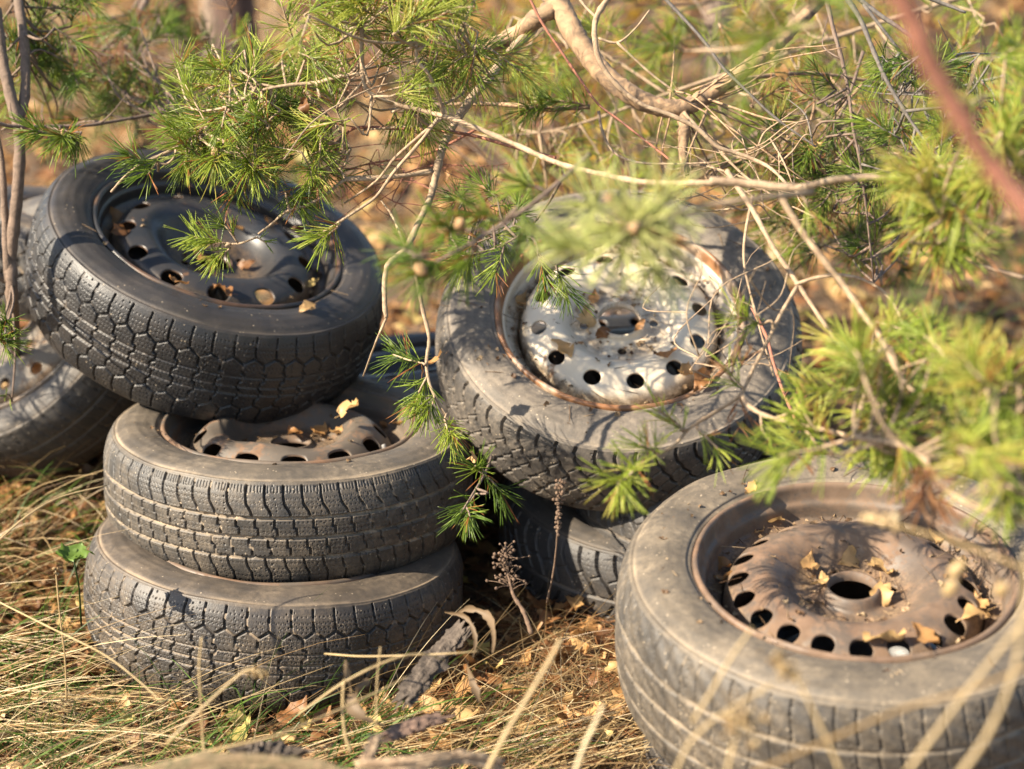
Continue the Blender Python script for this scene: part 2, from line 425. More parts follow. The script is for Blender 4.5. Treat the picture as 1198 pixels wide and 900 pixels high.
WHEELS = {}
def wheel(key, label, lip, n, spin, rl, tread, N_pitch, rub, met, prof, nh, rh, hr, ht, Ri, hw=.0755, Rs=.268, nth=1800, sipes=0, hatch=0, worn=0,
          lugs=5, lugr=.050, lugh=.0075, mod=None, sq=2.0, liprust=.5, name='car_wheel', seed=0, tyre_label=None, rim_label=None):
    lipz = .0800*hw/.0755
    n = Vector(n).normalized(); c = Vector(lip)-n*lipz
    M = frame_matrix(c, n, spin); root = thing(name, label, 'wheel', c, 'discarded car wheels lying in the wood', M)
    ty = link('tyre', tyre_mesh(rl, Rs, hw, tread, N_pitch, nth, sipes, 150 if nth > 2000 else 118, hatch, worn, seed), rub, None); ty.parent = root
    if tyre_label: ty['label'] = tyre_label
    k = hw/.0755
    bar = catmull([(rl+.006, .066*k), (rl+.0055, .0775*k), (rl+.003, .0812*k), (rl-.0005, .0815*k), (rl-.0030, .0785*k), (rl-.0042, .072*k), (rl-.0065, .064*k), (rl-.011, .059*k), (rl-.0125, .048*k),
                   (rl-.0150, .043*k), (rl-.026, .036*k), (rl-.031, .030*k), (rl-.032, .016), (rl-.032, -.02), (rl-.030, -.03*k), (rl-.015, -.04*k), (rl-.011, -.058*k), (rl-.004, -.068*k), (rl-.002, -.08*k), (rl+.006, -.0812*k)], 4)
    V, Q = lathe(bar, 240, 1)
    rust = np.zeros(len(V)); rad = np.hypot(V[:, 0], V[:, 1])
    rn = np.array([mnoise.noise(Vector((v[0]*22, v[1]*22, 3.1+seed))) for v in V])
    rust = np.where((rad > rl-(.0075 if key == 'M' else .004)) & (V[:, 2] > .05), np.clip(liprust+rn*1.3, 0, 1), 0)
    if prof:
        co, F, r2 = disc_mesh(prof, rl-.0318, Ri, nh, rh, hr, ht, lugs, lugr, lugh, mod, sq)
        AV = np.vstack([V, co]); ra = np.hypot(AV[:, 0], AV[:, 1])
        dirt = np.where(AV[:, 2] > .0, np.clip(1.15*np.exp(-((ra-(rl-.030))/.011)**2)+.75*np.exp(-((ra-.058)/.016)**2), 0, 1), 0)
        me = np_mesh('rim', AV, np.vstack([Q, F+len(V)]), None, True, {'rusty': np.r_[rust, r2], 'dirt': dirt})
        bm = bmesh.new(); bm.from_mesh(me); bmesh.ops.remove_doubles(bm, verts=bm.verts, dist=2e-5); bm.to_mesh(me); bm.free()
        me.polygons.foreach_set('use_smooth', np.ones(len(me.polygons), bool))
    else:
        me = np_mesh('rim', V, Q, None, True, {'rusty': rust})
    rm = link('rim', me, met, None); rm.parent = root
    if rim_label: rm['label'] = rim_label
    WHEELS[key] = (M, rl, root, rm, prof, Ri, mod)
    return root, rm, M

def disc_z(prof, r):
    pr = catmull(prof, 12); o = np.argsort(pr[:, 0]); return float(np.interp(r, pr[o, 0], pr[o, 1]))

def valve(key, ang, mat):
    M, rl, root, rm, *_ = WHEELS[key]
    P = catmull([(.0001, .034), (.0032, .033), (.0036, .024), (.0046, .022), (.0046, .010), (.0060, .004), (.0075, -.002), (.008, -.006)], 4)
    V, Q = lathe(P, 16)
    o = link('valve_stem', np_mesh('valve_stem', V, Q, None, True), mat, None); o.parent = rm
    r = rl-.020; o.location = (r*math.cos(ang), r*math.sin(ang), .036); o.rotation_euler = (0, -.35, ang)

m_black = rubber('black_rubber', (.011, .011, .012), (.14, .11, .085), .26, .5, .45, .3)
m_dusty = rubber('dusty_rubber', (.021, .020, .019), (.25, .195, .135), .50, .95, .5, .4)
m_dusty2 = rubber('brownish_rubber', (.020, .018, .017), (.24, .18, .12), .46, .85, .5, .3)
m_grey = rubber('weathered_grey_rubber', (.026, .024, .023), (.27, .22, .165), .58, .6, .55, .6)
m_front = rubber('sun_bleached_rubber', (.030, .027, .024), (.28, .22, .15), .52, .5, .55, .5)
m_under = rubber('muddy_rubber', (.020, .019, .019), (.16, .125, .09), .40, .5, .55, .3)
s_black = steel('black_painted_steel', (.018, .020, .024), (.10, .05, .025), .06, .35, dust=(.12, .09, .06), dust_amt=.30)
s_brown = steel('dusty_grey_steel', (.075, .062, .050), (.12, .066, .036), .32, .5, dust=(.18, .14, .10), dust_amt=.55)
s_silver = steel('chipped_silver_steel', (.66, .56, .42), (.17, .075, .03), .12, .42, 0, dust=(.36, .26, .16), dust_amt=.28)
s_dirty = steel('dirty_silver_steel', (.16, .14, .115), (.10, .055, .03), .3, .6, 0, dust=(.12, .09, .06), dust_amt=.6)
s_rust = steel('rusty_brown_steel', (.075, .056, .044), (.105, .062, .038), .50, .5, dust=(.20, .15, .105), dust_amt=.55)
m_valve, t_, b_ = nodes('grey_valve_cap'); b_.inputs['Base Color'].default_value = (.22, .21, .20, 1); b_.inputs['Roughness'].default_value = .5
m_valve2, t_, b_ = nodes('black_valve_rubber'); b_.inputs['Base Color'].default_value = (.015, .015, .017, 1); b_.inputs['Roughness'].default_value = .4

def hump(n, r0, amp, ph=0.):
    return lambda r, th: amp*np.cos(n*(th-ph))*np.exp(-((r-r0)/.018)**2)

rA, rB, rM, rF = .200, .191, .188, .187
profA = [(rA-.0318, .026), (rA-.036, .052), (rA-.045, .066), (.135, .074), (.118, .076), (.100, .068), (.085, .050), (.070, .038), (.050, .036), (.036, .036), (.031, .040)]
profB = [(rB-.0318, .024), (rB-.034, .034), (rB-.040, .046), (.142, .058), (.130, .069), (.118, .074), (.100, .073), (.082, .056), (.070, .044), (.050, .042), (.036, .042), (.031, .048)]
profM = [(rM-.0318, .015), (rM-.035, .040), (rM-.042, .054), (.128, .062), (.110, .068), (.094, .067), (.080, .056), (.070, .048), (.056, .048), (.042, .048), (.036, .052), (.033, .062)]
profF = [(rF-.0318, .020), (rF-.034, .044), (rF-.040, .060), (.134, .070), (.114, .078), (.098, .077), (.082, .066), (.068, .053), (.052, .048), (.040, .048), (.0355, .056), (.032, .062), (.029, .062)]
A = wheel('A', 'black wheel lying tilted on top of the left stack, with a bare black rim', (-.474, 2.716, .555), (.321, -.242, .916), .42, rA, tread_hex(), 54, m_black, s_black, profA, 12, .147, .0135, .0165, .031, hw=.082, Rs=.276, sipes=.0009, nth=2500, lugs=4, mod=hump(4, .1, .003), sq=2.3, liprust=.15, seed=1)
B = wheel('B', 'dusty wheel with square tread blocks in the middle of the left stack', (-.340, 2.480, .317), (.024, .023, .999), .42, rB, tread_block(), 66, m_dusty, s_brown, profB, 12, .137, .0105, .0185, .031, sipes=.0007, hatch=1, nth=2500, lugs=4, mod=hump(4, .1, .005, .9), sq=2.3, liprust=.45, seed=2)
Cw = wheel('C', 'dusty wheel with honeycomb tread at the bottom of the left stack', (-.350, 2.374, .172), (.085, .053, .995), .9, rB, tread_hex(), 58, m_dusty2, s_brown, None, 12, .140, .0105, .0185, .031, sipes=.0009, hatch=0, nth=2500, seed=3)
Mw = wheel('M', 'grey tyre on a chipped silver rim, propped at a tilt under the pine needles', (.166, 2.530, .480), (.005, -.54, .84), -.11, rM, tread_wave(), 58, m_grey, s_silver, profM, 12, .126, .0120, .0135, .033, sipes=0, nth=1800, lugs=4, lugr=.054, lugh=.007, Rs=.268, sq=2.0, liprust=1.05, seed=4)
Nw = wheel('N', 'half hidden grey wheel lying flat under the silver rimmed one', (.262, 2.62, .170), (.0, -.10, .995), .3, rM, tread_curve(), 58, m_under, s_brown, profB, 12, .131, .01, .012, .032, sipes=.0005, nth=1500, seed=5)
Fw = wheel('F', 'large pale worn wheel with a rusty brown rim, nearest on the right', (.408, 1.872, .350), (-.032, -.164, .986), .05, rF, tread_worn(), 74, m_front, s_rust, profF, 20, .136, .0125, .0135, .029, hw=.088, nth=1400, lugs=4, lugr=.053, lugh=.0055, sq=2.0, liprust=.8, seed=6, worn=1)
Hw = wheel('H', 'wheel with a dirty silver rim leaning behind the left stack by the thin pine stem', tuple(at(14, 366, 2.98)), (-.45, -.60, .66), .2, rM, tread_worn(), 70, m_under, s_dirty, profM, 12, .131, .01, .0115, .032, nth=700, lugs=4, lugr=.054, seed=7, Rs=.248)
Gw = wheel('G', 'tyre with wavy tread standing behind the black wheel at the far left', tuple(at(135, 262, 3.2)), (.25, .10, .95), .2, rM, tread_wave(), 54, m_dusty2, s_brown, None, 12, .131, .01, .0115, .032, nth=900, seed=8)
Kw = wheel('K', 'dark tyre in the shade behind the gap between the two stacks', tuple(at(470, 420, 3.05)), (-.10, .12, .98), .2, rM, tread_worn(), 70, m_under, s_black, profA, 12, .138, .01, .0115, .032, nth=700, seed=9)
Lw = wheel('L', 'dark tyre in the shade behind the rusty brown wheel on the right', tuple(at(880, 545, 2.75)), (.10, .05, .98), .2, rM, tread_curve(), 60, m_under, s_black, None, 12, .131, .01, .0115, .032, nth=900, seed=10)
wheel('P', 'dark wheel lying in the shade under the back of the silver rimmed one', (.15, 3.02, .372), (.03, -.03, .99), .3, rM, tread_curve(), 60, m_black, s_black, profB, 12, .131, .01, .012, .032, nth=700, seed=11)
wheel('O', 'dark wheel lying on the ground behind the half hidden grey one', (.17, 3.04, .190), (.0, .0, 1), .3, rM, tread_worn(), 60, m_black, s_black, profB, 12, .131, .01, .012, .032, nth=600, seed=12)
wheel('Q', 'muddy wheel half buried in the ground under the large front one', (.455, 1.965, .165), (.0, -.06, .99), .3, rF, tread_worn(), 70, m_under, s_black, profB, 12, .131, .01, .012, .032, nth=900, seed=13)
valve('B', -.82, m_valve); valve('F', .95, m_valve2)

# ------------------------------------------------------------------ tubes, needles, leaves
def tube(acc, pts, r0, r1, n=8, sub=6, a=0.0, jit=.06, knots=0.):
    P = catmull([tuple(p) for p in pts], sub) if len(pts) > 2 else np.linspace(np.array(pts[0]), np.array(pts[1]), sub+1)
    m = len(P); t = np.linspace(0, 1, m)
    T = np.gradient(P, axis=0); T /= np.linalg.norm(T, axis=1)[:, None]+1e-9
    ref = np.array([.3, .2, 1.]); U = np.cross(T, ref); U /= np.linalg.norm(U, axis=1)[:, None]+1e-9; Wv = np.cross(T, U)
    R = (r0+(r1-r0)*t)*(1+jit*rng.standard_normal(m)) * (1+knots*np.maximum(0, np.sin(np.arange(m)*1.9+rng.random()*6))**3)
    ang = np.arange(n)/n*2*np.pi
    V = P[:, None]+R[:, None, None]*(1+jit*rng.standard_normal((m, n, 1)))*(np.cos(ang)[None, :, None]*U[:, None]+np.sin(ang)[None, :, None]*Wv[:, None])
    V = np.vstack([V.reshape(-1, 3), P[0], P[-1]])
    i = np.arange(m-1)[:, None]*n; j = np.arange(n)[None]; k = (j+1) % n
    Q = np.stack([i+j, i+k, i+n+k, i+n+j], -1).reshape(-1, 4)
    jj = np.arange(n); T0 = np.stack([np.full(n, m*n), (jj+1) % n, jj], -1); T1 = np.stack([np.full(n, m*n+1), (m-1)*n+jj, (m-1)*n+(jj+1) % n], -1)
    acc.add(V, Q, np.vstack([T0, T1]), a); return P

def needles(acc, P, D, L, w, shade, droop=.0):
    """many needles at once: thin tapering three sided prisms with a slight bend"""
    P = np.asarray(P); D = np.asarray(D); D = D/(np.linalg.norm(D, axis=1)[:, None]+1e-9); n = len(P)
    ref = rng.standard_normal((n, 3)); U = np.cross(D, ref); U /= np.linalg.norm(U, axis=1)[:, None]+1e-9; Wv = np.cross(D, U)
    L = np.asarray(L)[:, None]; bend = U*L*rng.uniform(-.24, .24, (n, 1))+np.array([0, 0, -1.])*L*droop
    rings = []
    for t, s in ((0, .8), (.5, 1.0), (.88, .75)):
        c = P+D*L*t+bend*t*t
        for a in (0, 2.09, 4.19): rings.append(c+(math.cos(a)*U+math.sin(a)*Wv)*w*.5*s)
    rings.append(P+D*L+bend)
    V = np.stack(rings, 1)
    q = np.array([[0,1,4,3],[1,2,5,4],[2,0,3,5],[3,4,7,6],[4,5,8,7],[5,3,6,8]]); tr = np.array([[6,7,9],[7,8,9],[8,6,9]])
    off = np.arange(n)[:, None, None]*10
    acc.add(V.reshape(-1, 3), (q[None]+off).reshape(-1, 4), (tr[None]+off).reshape(-1, 3), np.repeat(shade, 10))

def shoot(acc, p0, p1, n=80, L=.048, w=.0013, shade=.55, spread=.2, droop=.06, wide=1.0):
    n = max(4, int(n*.58)); L = L*1.06
    """the needled end of a twig from p0 to p1"""
    p0 = np.array(p0); p1 = np.array(p1); ax = p1-p0; ln = np.linalg.norm(ax)+1e-9; ax = ax/ln
    t = rng.random(n)**.8; base = p0+(p1-p0)*t[:, None]
    v = rng.standard_normal((n, 3)); v -= (v@ax)[:, None]*ax; v /= np.linalg.norm(v, axis=1)[:, None]
    ang = np.radians(rng.uniform(28, 78, n)*wide*(1-.35*t))
    D = ax*np.cos(ang)[:, None]+v*np.sin(ang)[:, None]
    sh = np.clip(shade+rng.normal(0, spread*.55, n), 0, .9); dead = rng.random(n) < .065; sh[dead] = rng.uniform(.93, 1, dead.sum())
    # needles grow in pairs
    P = np.repeat(base, 2, 0); D2 = np.repeat(D, 2, 0)+rng.normal(0, .09, (2*n, 3))
    needles(acc, P, D2, np.repeat(L*rng.uniform(.72, 1.15, n), 2), w, np.repeat(sh, 2), droop)

class Branch:
    def __init__(s, label, mat=M_BARK_PALE, name='pine_branch', cat='branch', group='pine branches hanging over the wheels'):
        s.label, s.mat, s.name, s.cat, s.group = label, mat, name, cat, group
        s.st = Acc(); s.ne = Acc(); s.dd = Acc(); s.paths = []; s.root = None; s.cones = []
    def stem(s, pts, r0, r1, **k):
        P = [at(*p) for p in pts]
        if s.root is None: s.root = P[0]
        s.paths.append(tube(s.st, P, r0, r1, **k)); return s.paths[-1]
    def near(s, p):
        best = min(((np.linalg.norm(Q-np.array(p), axis=1).min(), Q) for Q in s.paths), key=lambda q: q[0])
        Q = best[1]; return Q[np.argmin(np.linalg.norm(Q-np.array(p), axis=1))]
    def tuft(s, a, b, n=70, L=.048, shade=.55, w=.0013, joined=False, wide=1.0, r=.0016, droop=.06):
        """a needled shoot from pixel+distance a to b, joined to the nearest stem by a thin twig"""
        p0, p1 = at(*a), at(*b)
        if s.root is None: s.root = p0
        if s.paths and not joined:
            q = Vector(s.near(p0)); mid = (q+p0)/2+Vector(rng.normal(0, .008, 3))
            if (q-p0).length > .004: tube(s.st, [q, mid, p0], r*1.2, r, n=6, sub=3)
        tube(s.st, [p0, (p0+p1)/2+Vector(rng.normal(0, .002, 3)), p1], r, r*.7, n=6, sub=3)
        shoot(s.ne, p0, p1, n, L, w, shade, wide=wide, droop=droop)
    def fill(s, box, count, d, shade=.5, n=55, L=.045, dirn=(0, 0), w=.0012, dead=.0, ln=(.03, .07), spray=.6):
        """side twigs with needles spread over a stretch of the branch"""
        x0, y0, x1, y1 = box
        for i in range(count):
            px, py, dd = rng.uniform(x0, x1), rng.uniform(y0, y1), d+rng.normal(0, .07)
            p0 = at(px, py, dd)
            v = Vector((dirn[0]*.6, 0, dirn[1]*.6))+Vector(rng.normal(0, spray, 3)); v.normalize()
            p1 = p0+v*rng.uniform(*ln)
            if s.paths:
                q = Vector(s.near(p0))
                mid = (q+p0)/2+Vector(rng.normal(0, .015, 3))+Vector((0, 0, -.01))
                tube(s.st, [q, mid, p0], .0022, .0014, n=5, sub=3)
            tube(s.st, [p0, (p0+p1)/2, p1], .0014, .001, n=5, sub=2)
            if rng.random() < dead: s.deadtuft(p0, p1, 26, L*.9)
            else: shoot(s.ne, p0, p1, n, L, w, shade+rng.normal(0, .10))
    def deadtuft(s, p0, p1, n=20, L=.045):
        shoot(s.dd, p0, p1, n, L, .0013, rng.uniform(.2, .8))
    def cone(s, p, r=.009, d=(0, 0, 1)):
        s.cones.append((at(*p), r))
    def twigs(s, count, ln=(.04, .12), r=.0014):
        """bare side twigs"""
        for i in range(count):
            Q = s.paths[rng.integers(len(s.paths))]; q = Vector(Q[rng.integers(len(Q))])
            v = Vector(rng.normal(0, 1, 3)).normalized()*rng.uniform(*ln)
            tube(s.st, [q, q+v*.5+Vector(rng.normal(0, .008, 3)), q+v], r, r*.4, n=5, sub=3)
    def build(s):
        root = thing(s.name, s.label, s.cat, s.root, s.group)
        o = tuple(s.root)
        s.st.build('stem', s.mat, root, o)
        if s.ne.n: s.ne.build('needles', getattr(s, 'nm', M_NEEDLE), root, o)
        if s.dd.n: s.dd.build('dead_needles', M_DRYN, root, o)
        for (p, r) in s.cones:
            P = [(r*(.25+.9*math.sin(math.pi*(.1+.85*t))*(1+.18*math.sin(t*40))), r*2.6*(t-.5)) for t in np.linspace(0, 1, 14)]
            P = [(.0002, P[0][1])]+P+[(.0002, P[-1][1])]
            V, Q = lathe(P, 10); o2 = link('bud', np_mesh('bud', V, Q), M_CONE, None); o2.parent = root
            o2.location = p-s.root; o2.rotation_euler = tuple(rng.uniform(-.8, .8, 3))
        return root

LEAFN = 7
def leaf_geo(size, curl=.3, fold=.2, seed=0, asp=.62, lobed=.0):
    """one dry leaf: pointed oval, curled along its length and folded at the midrib"""
    r = np.random.default_rng(seed); n, m = 9, 5
    t = np.linspace(0, 1, n); s = np.linspace(-1, 1, m)
    wd = asp*.5*np.sin(np.pi*np.clip(t**.72, 0, 1))**.9*(1+lobed*np.sin(t*22+seed))*(1+.10*r.standard_normal(n))+.006
    X = (t[:, None]-.5)+.05*r.standard_normal((n, m))*np.abs(s[None]); Y = wd[:, None]*s[None]*(1+.12*r.standard_normal((n, m)))+.10*r.uniform(-1, 1)*np.sin(t[:, None]*3)
    Z = curl*((t[:, None]-.5)**2)*2.2*(1 if r.random() < .7 else -.8)+fold*np.abs(s[None])*wd[:, None]*1.6+.045*r.standard_normal((n, m))*np.abs(s[None])+.13*np.sin(t[:, None]*7+s[None]*2+r.random()*6)*r.random()
    V = np.stack([X, Y, Z], -1).reshape(-1, 3)*size
    i = np.arange(n-1)[:, None]*m; j = np.arange(m-1)[None]
    Q = np.stack([i+j, i+j+1, i+m+j+1, i+m+j], -1).reshape(-1, 4)
    # leaf stalk
    a = len(V); st = np.array([[-.5, .012, 0], [-.5, -.012, 0], [-.78, -.010, .06], [-.78, .010, .06]])*size
    return np.vstack([V, st]), np.vstack([Q, [[a, a+1, a+2, a+3]]])

LEAF_MESH = []
for i in range(10):
    V, Q = leaf_geo(1.0, .25+.08*(i % 4), .12+.06*(i % 3), i, .50+.05*(i % 5), .10*(i % 2))
    shs = [.28, .45, .6, .72, .85, .38, .95, .55, .2, .78][i]
    LEAF_MESH.append(np_mesh('leaf', V, Q, None, True, {'shade': np.full(len(V), shs)})); LEAF_MESH[-1].materials.append(M_LEAF)

def leaf(p, n, size, kind, label, spin=None, group='dry fallen leaves', lift=.004, tilt=.25):
    o = bpy.data.objects.new('fallen_leaf', LEAF_MESH[kind]); COL.objects.link(o)
    nn = (Vector(n)+Vector(rng.normal(0, tilt, 3))).normalized()
    M = frame_matrix(Vector(p)+Vector(n).normalized()*lift, nn, rng.uniform(0, 6.3) if spin is None else spin)
    o.matrix_world = M @ Matrix.Diagonal((size, size, size, 1)); tag(o, label, 'leaf', group); return o

def on_wheel(key, px, py, zl):
    """point where the ray through a pixel meets the plane z=zl of a wheel"""
    M = WHEELS[key][0]; Mi = M.inverted(); o = Mi @ Vector((0, 0, CAMZ)); p = Mi @ at(px, py, 1.0); d = p-o
    return M @ (o+d*((zl-o.z)/d.z)), M.to_3x3() @ Vector((0, 0, 1))

# ------------------------------------------------------------------ ground
def build_ground():
    # one sheet, fine near the camera and coarse towards the horizon
    xs = np.r_[-80, -40, -20, -12, np.linspace(-8, 8, 260), 12, 20, 40, 80]
    ys = np.r_[-20, -8, -2, np.linspace(.2, 6, 200), np.linspace(6.3, 16, 60), 20, 28, 40, 70, 110]
    X, Y = np.meshgrid(xs, ys); Z = gz(X, np.minimum(Y, 16))
    Z = Z+.006*rng.standard_normal(Z.shape)*(Y < 16)
    n = len(xs); i = np.arange(len(ys)-1)[:, None]*n; j = np.arange(n-1)[None]
    Q = np.stack([i+j, i+j+1, i+n+j+1, i+n+j], -1).reshape(-1, 4)
    m, t, b = nodes('forest_floor')
    n1 = noise(t, 5, 8, .7); n2 = noise(t, 60, 6, .75); v = N(t, 'ShaderNodeTexVoronoi', Scale=28.0)
    tc = t.nodes.new('ShaderNodeTexCoord'); t.links.new(tc.outputs['Object'], v.inputs['Vector'])
    c = ramp(t, n2, [(.30, (.03,.018,.010)), (.5, (.11,.068,.036)), (.72, (.26,.18,.10))])
    c = mix(t, ramp(t, n1, [(.4, 0), (.65, .8)]), c, (.10,.065,.035))
    c = mix(t, ramp(t, v.outputs['Distance'], [(.15, .5), (.5, 0)]), c, (.34,.18,.08))
    t.links.new(c, b.inputs['Base Color']); b.inputs['Roughness'].default_value = .95
    bump(t, n2, .9, .02, b)
    o = link('ground', np_mesh('ground', np.stack([X, Y, Z], -1).reshape(-1, 3), Q), m); tag(o, kind='structure')
build_ground()

def in_wheel(x, y, pad=.0):
    bad = np.zeros(len(x), bool)
    for k in 'BCNFPQ':
        M = WHEELS[k][0]; bad |= (x-M[0][3])**2+(y-M[1][3])**2 < (.285+pad)**2
    return bad

def leaf_litter(name, label, count, box, sizes, seed, mask=None, up=0., tone=.5):
    r = np.random.default_rng(seed); acc = Acc()
    geos = [leaf_geo(1., .2+.3*r.random(), .3*r.random(), 50+i, .45+.3*r.random(), .08*(i % 3))for i in range(8)]
    x = r.uniform(box[0], box[2], count*3); y = box[1]+(box[3]-box[1])*r.random(count*3)**1.0
    keep = np.ones(len(x), bool) if mask is None else mask(x, y, r)
    x, y = x[keep][:count], y[keep][:count]; z = gz(x, y)
    for g, (V, Q) in enumerate(geos):
        idx = np.arange(g, len(x), 8); k = len(idx)
        if not k: continue
        # random orientation matrices, mostly lying flat
        a = r.uniform(0, 6.283, k); tx, ty = r.normal(0, .35, k), r.normal(0, .35, k); s = r.uniform(*sizes, k)
        ca, sa = np.cos(a), np.sin(a)
        X = V[:, 0][None]*ca[:, None]-V[:, 1][None]*sa[:, None]; Yv = V[:, 0][None]*sa[:, None]+V[:, 1][None]*ca[:, None]
        Z = V[:, 2][None]+X*tx[:, None]+Yv*ty[:, None]
        W3 = np.stack([X*s[:, None]+x[idx][:, None], Yv*s[:, None]+y[idx][:, None], Z*s[:, None]+z[idx][:, None]+up+r.uniform(.003, .02, k)[:, None]], -1)
        off = np.arange(k)[:, None, None]*len(V)
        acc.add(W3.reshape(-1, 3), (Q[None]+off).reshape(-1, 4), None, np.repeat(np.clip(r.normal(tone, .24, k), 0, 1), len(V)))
    o = acc.build(name, M_LEAF); tag(o, label, 'leaf litter', kind='stuff'); return o
leaf_litter('leaf_litter', 'brown and tan fallen leaves covering the ground round the wheels', 2900, (-1.5, 1.5, 1.6, 4.2), (.028, .062), 3, lambda x, y, r: ~in_wheel(x, y, -.02))
leaf_litter('leaf_litter', 'loose leaves caught on top of the straw at the front', 230, (-1.1, 1.6, .35, 2.6), (.03, .055), 5, lambda x, y, r: ~in_wheel(x, y, .0), up=.022)
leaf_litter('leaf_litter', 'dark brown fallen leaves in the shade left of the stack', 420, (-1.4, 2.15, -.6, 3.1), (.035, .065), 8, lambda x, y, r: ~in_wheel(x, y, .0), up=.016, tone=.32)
leaf_litter('leaf_litter', 'blurred carpet of fallen leaves spreading away behind the wheels', 15000, (-4.5, 3.6, 5.0, 13), (.04, .10), 4)

def blades(acc, X, Y, L, lean, az, w, shade, segs=6, curl=1.0, base=0.0):
    """grass blades: narrow ribbons that start upright and bend over"""
    n = len(X); t = np.linspace(0, 1, segs+1)
    dirx, diry = np.cos(az), np.sin(az)
    # angle from vertical grows along the blade
    th = lean[:, None]+curl*t[None]**1.3
    dl = (L/segs)[:, None]
    hx = np.cumsum(np.sin(th)*dl, 1)-np.sin(th[:, :1])*dl; hz = np.cumsum(np.cos(th)*dl, 1)-np.cos(th[:, :1])*dl
    px = X[:, None]+hx*dirx[:, None]; py = Y[:, None]+hx*diry[:, None]
    pz = gz(X, Y)[:, None]+base+hz
    pz = np.maximum(pz, gz(px, py)+.004+.012*rng.random((n, 1)))
    wd = w[:, None]*(1-t[None]**2*.85)*.5
    tw = rng.uniform(0, 6.28, n)[:, None]
    sx, sy, sz = -diry[:, None]*np.cos(tw*.3), dirx[:, None]*np.cos(tw*.3), np.sin(tw*.3)
    A1 = np.stack([px-sx*wd, py-sy*wd, pz-sz*wd], -1); A2 = np.stack([px+sx*wd, py+sy*wd, pz+sz*wd], -1)
    V = np.stack([A1, A2], 2).reshape(n, -1, 3); m = 2*(segs+1)
    i = np.arange(segs)*2; q = np.stack([i, i+1, i+3, i+2], -1)
    acc.add(V.reshape(-1, 3), (q[None]+np.arange(n)[:, None, None]*m).reshape(-1, 4), None, np.repeat(shade, m))

def grass_patch(name, label, cat, mat, n, cx, cy, sx, sy, L, lean, w, shade, azm=None, azs=3.0, curl=1.0, seed=0, clump=0):
    global rng
    r = np.random.default_rng(seed); acc = Acc()
    if clump:
        k = max(1, n//clump); cxx = r.uniform(cx-sx, cx+sx, k); cyy = r.uniform(cy-sy, cy+sy, k)
        X = np.repeat(cxx, clump)+r.normal(0, .018, k*clump); Y = np.repeat(cyy, clump)+r.normal(0, .018, k*clump)
    else:
        X = r.uniform(cx-sx, cx+sx, n); Y = r.uniform(cy-sy, cy+sy, n)
    ok = ~in_wheel(X, Y, .01); X, Y = X[ok], Y[ok]; n = len(X)
    az = r.uniform(0, 6.28, n) if azm is None else r.normal(azm, azs, n)
    blades(acc, X, Y, r.uniform(*L, n), r.uniform(*lean, n), az, r.uniform(*w, n), np.clip(r.normal(shade[0], shade[1], n), 0, 1), curl=curl)
    o = acc.build(name, mat); tag(o, label, cat, kind='stuff'); return o
PI = math.pi
grass_patch('dry_grass', 'long pale dry grass lying over the ground at the lower left', 'grass', M_STRAW, 950, -.85, 2.25, .40, .60, (.12, .42), (.5, 1.3), (.0007, .0022), (.42, .28), -.5, .7, .7, 11, 10)
grass_patch('dry_grass', 'tangled straw on the ground in front of the left stack', 'grass', M_STRAW, 700, -.35, 1.92, .50, .20, (.10, .32), (.8, 1.5), (.0007, .0024), (.44, .30), .1, .8, .4, 12, 8)
grass_patch('dry_grass', 'tangled straw on the ground between the left stack and the front wheel', 'grass', M_STRAW, 1600, .02, 2.06, .22, .34, (.05, .20), (.8, 1.6), (.0006, .0018), (.46, .30), None, 1, .5, 13, 12)
grass_patch('dry_grass', 'sheaves of long pale straw sweeping from the left edge towards the stack', 'grass', M_STRAW, 210, -.98, 2.22, .22, .20, (.26, .50), (.9, 1.45), (.0009, .0022), (.74, .22), -.45, .28, .35, 21, 12)
grass_patch('dry_grass', 'long straws lying sideways along the front edge of the ground', 'grass', M_STRAW, 170, -.42, 1.86, .40, .12, (.22, .50), (1.1, 1.5), (.0010, .0024), (.68, .25), .1, .35, .2, 22, 6)
grass_patch('dry_grass', 'pale broken straws heaped between the stack and the front wheel', 'grass', M_STRAW, 420, -.02, 2.0, .18, .26, (.10, .26), (1.0, 1.6), (.0012, .0026), (.74, .2), .6, 1.6, .2, 23, 6)
grass_patch('dry_grass', 'dry grass growing at the foot of the thin young pine', 'grass', M_STRAW, 260, -1.0, 2.75, .35, .3, (.08, .26), (.2, 1.0), (.0009, .0022), (.5, .25), -.3, .9, .8, 18, 12)
grass_patch('dry_grass', 'thin dry grass scattered behind the wheels', 'grass', M_STRAW, 7000, .0, 6.5, 4.2, 3.6, (.10, .40), (.1, .9), (.0018, .005), (.66, .2), None, 1, 1.0, 14, 40)
grass_patch('green_grass', 'green grass blades among the straw at the lower left', 'grass', M_GRASS, 1150, -.78, 2.2, .42, .5, (.08, .28), (.1, .8), (.0012, .003), (.6, .25), None, 1, 1.0, 15, 9)
grass_patch('green_grass', 'short green grass at the foot of the left stack', 'grass', M_GRASS, 340, -.35, 1.98, .35, .10, (.06, .18), (.5, 1.2), (.0016, .004), (.6, .25), .3, .7, .7, 16, 8)
grass_patch('green_grass', 'sparse green grass behind the wheels', 'grass', M_GRASS, 2200, .5, 5.5, 4, 2.4, (.08, .3), (.1, .7), (.002, .004), (.6, .25), None, 1, 1.0, 17, 30)
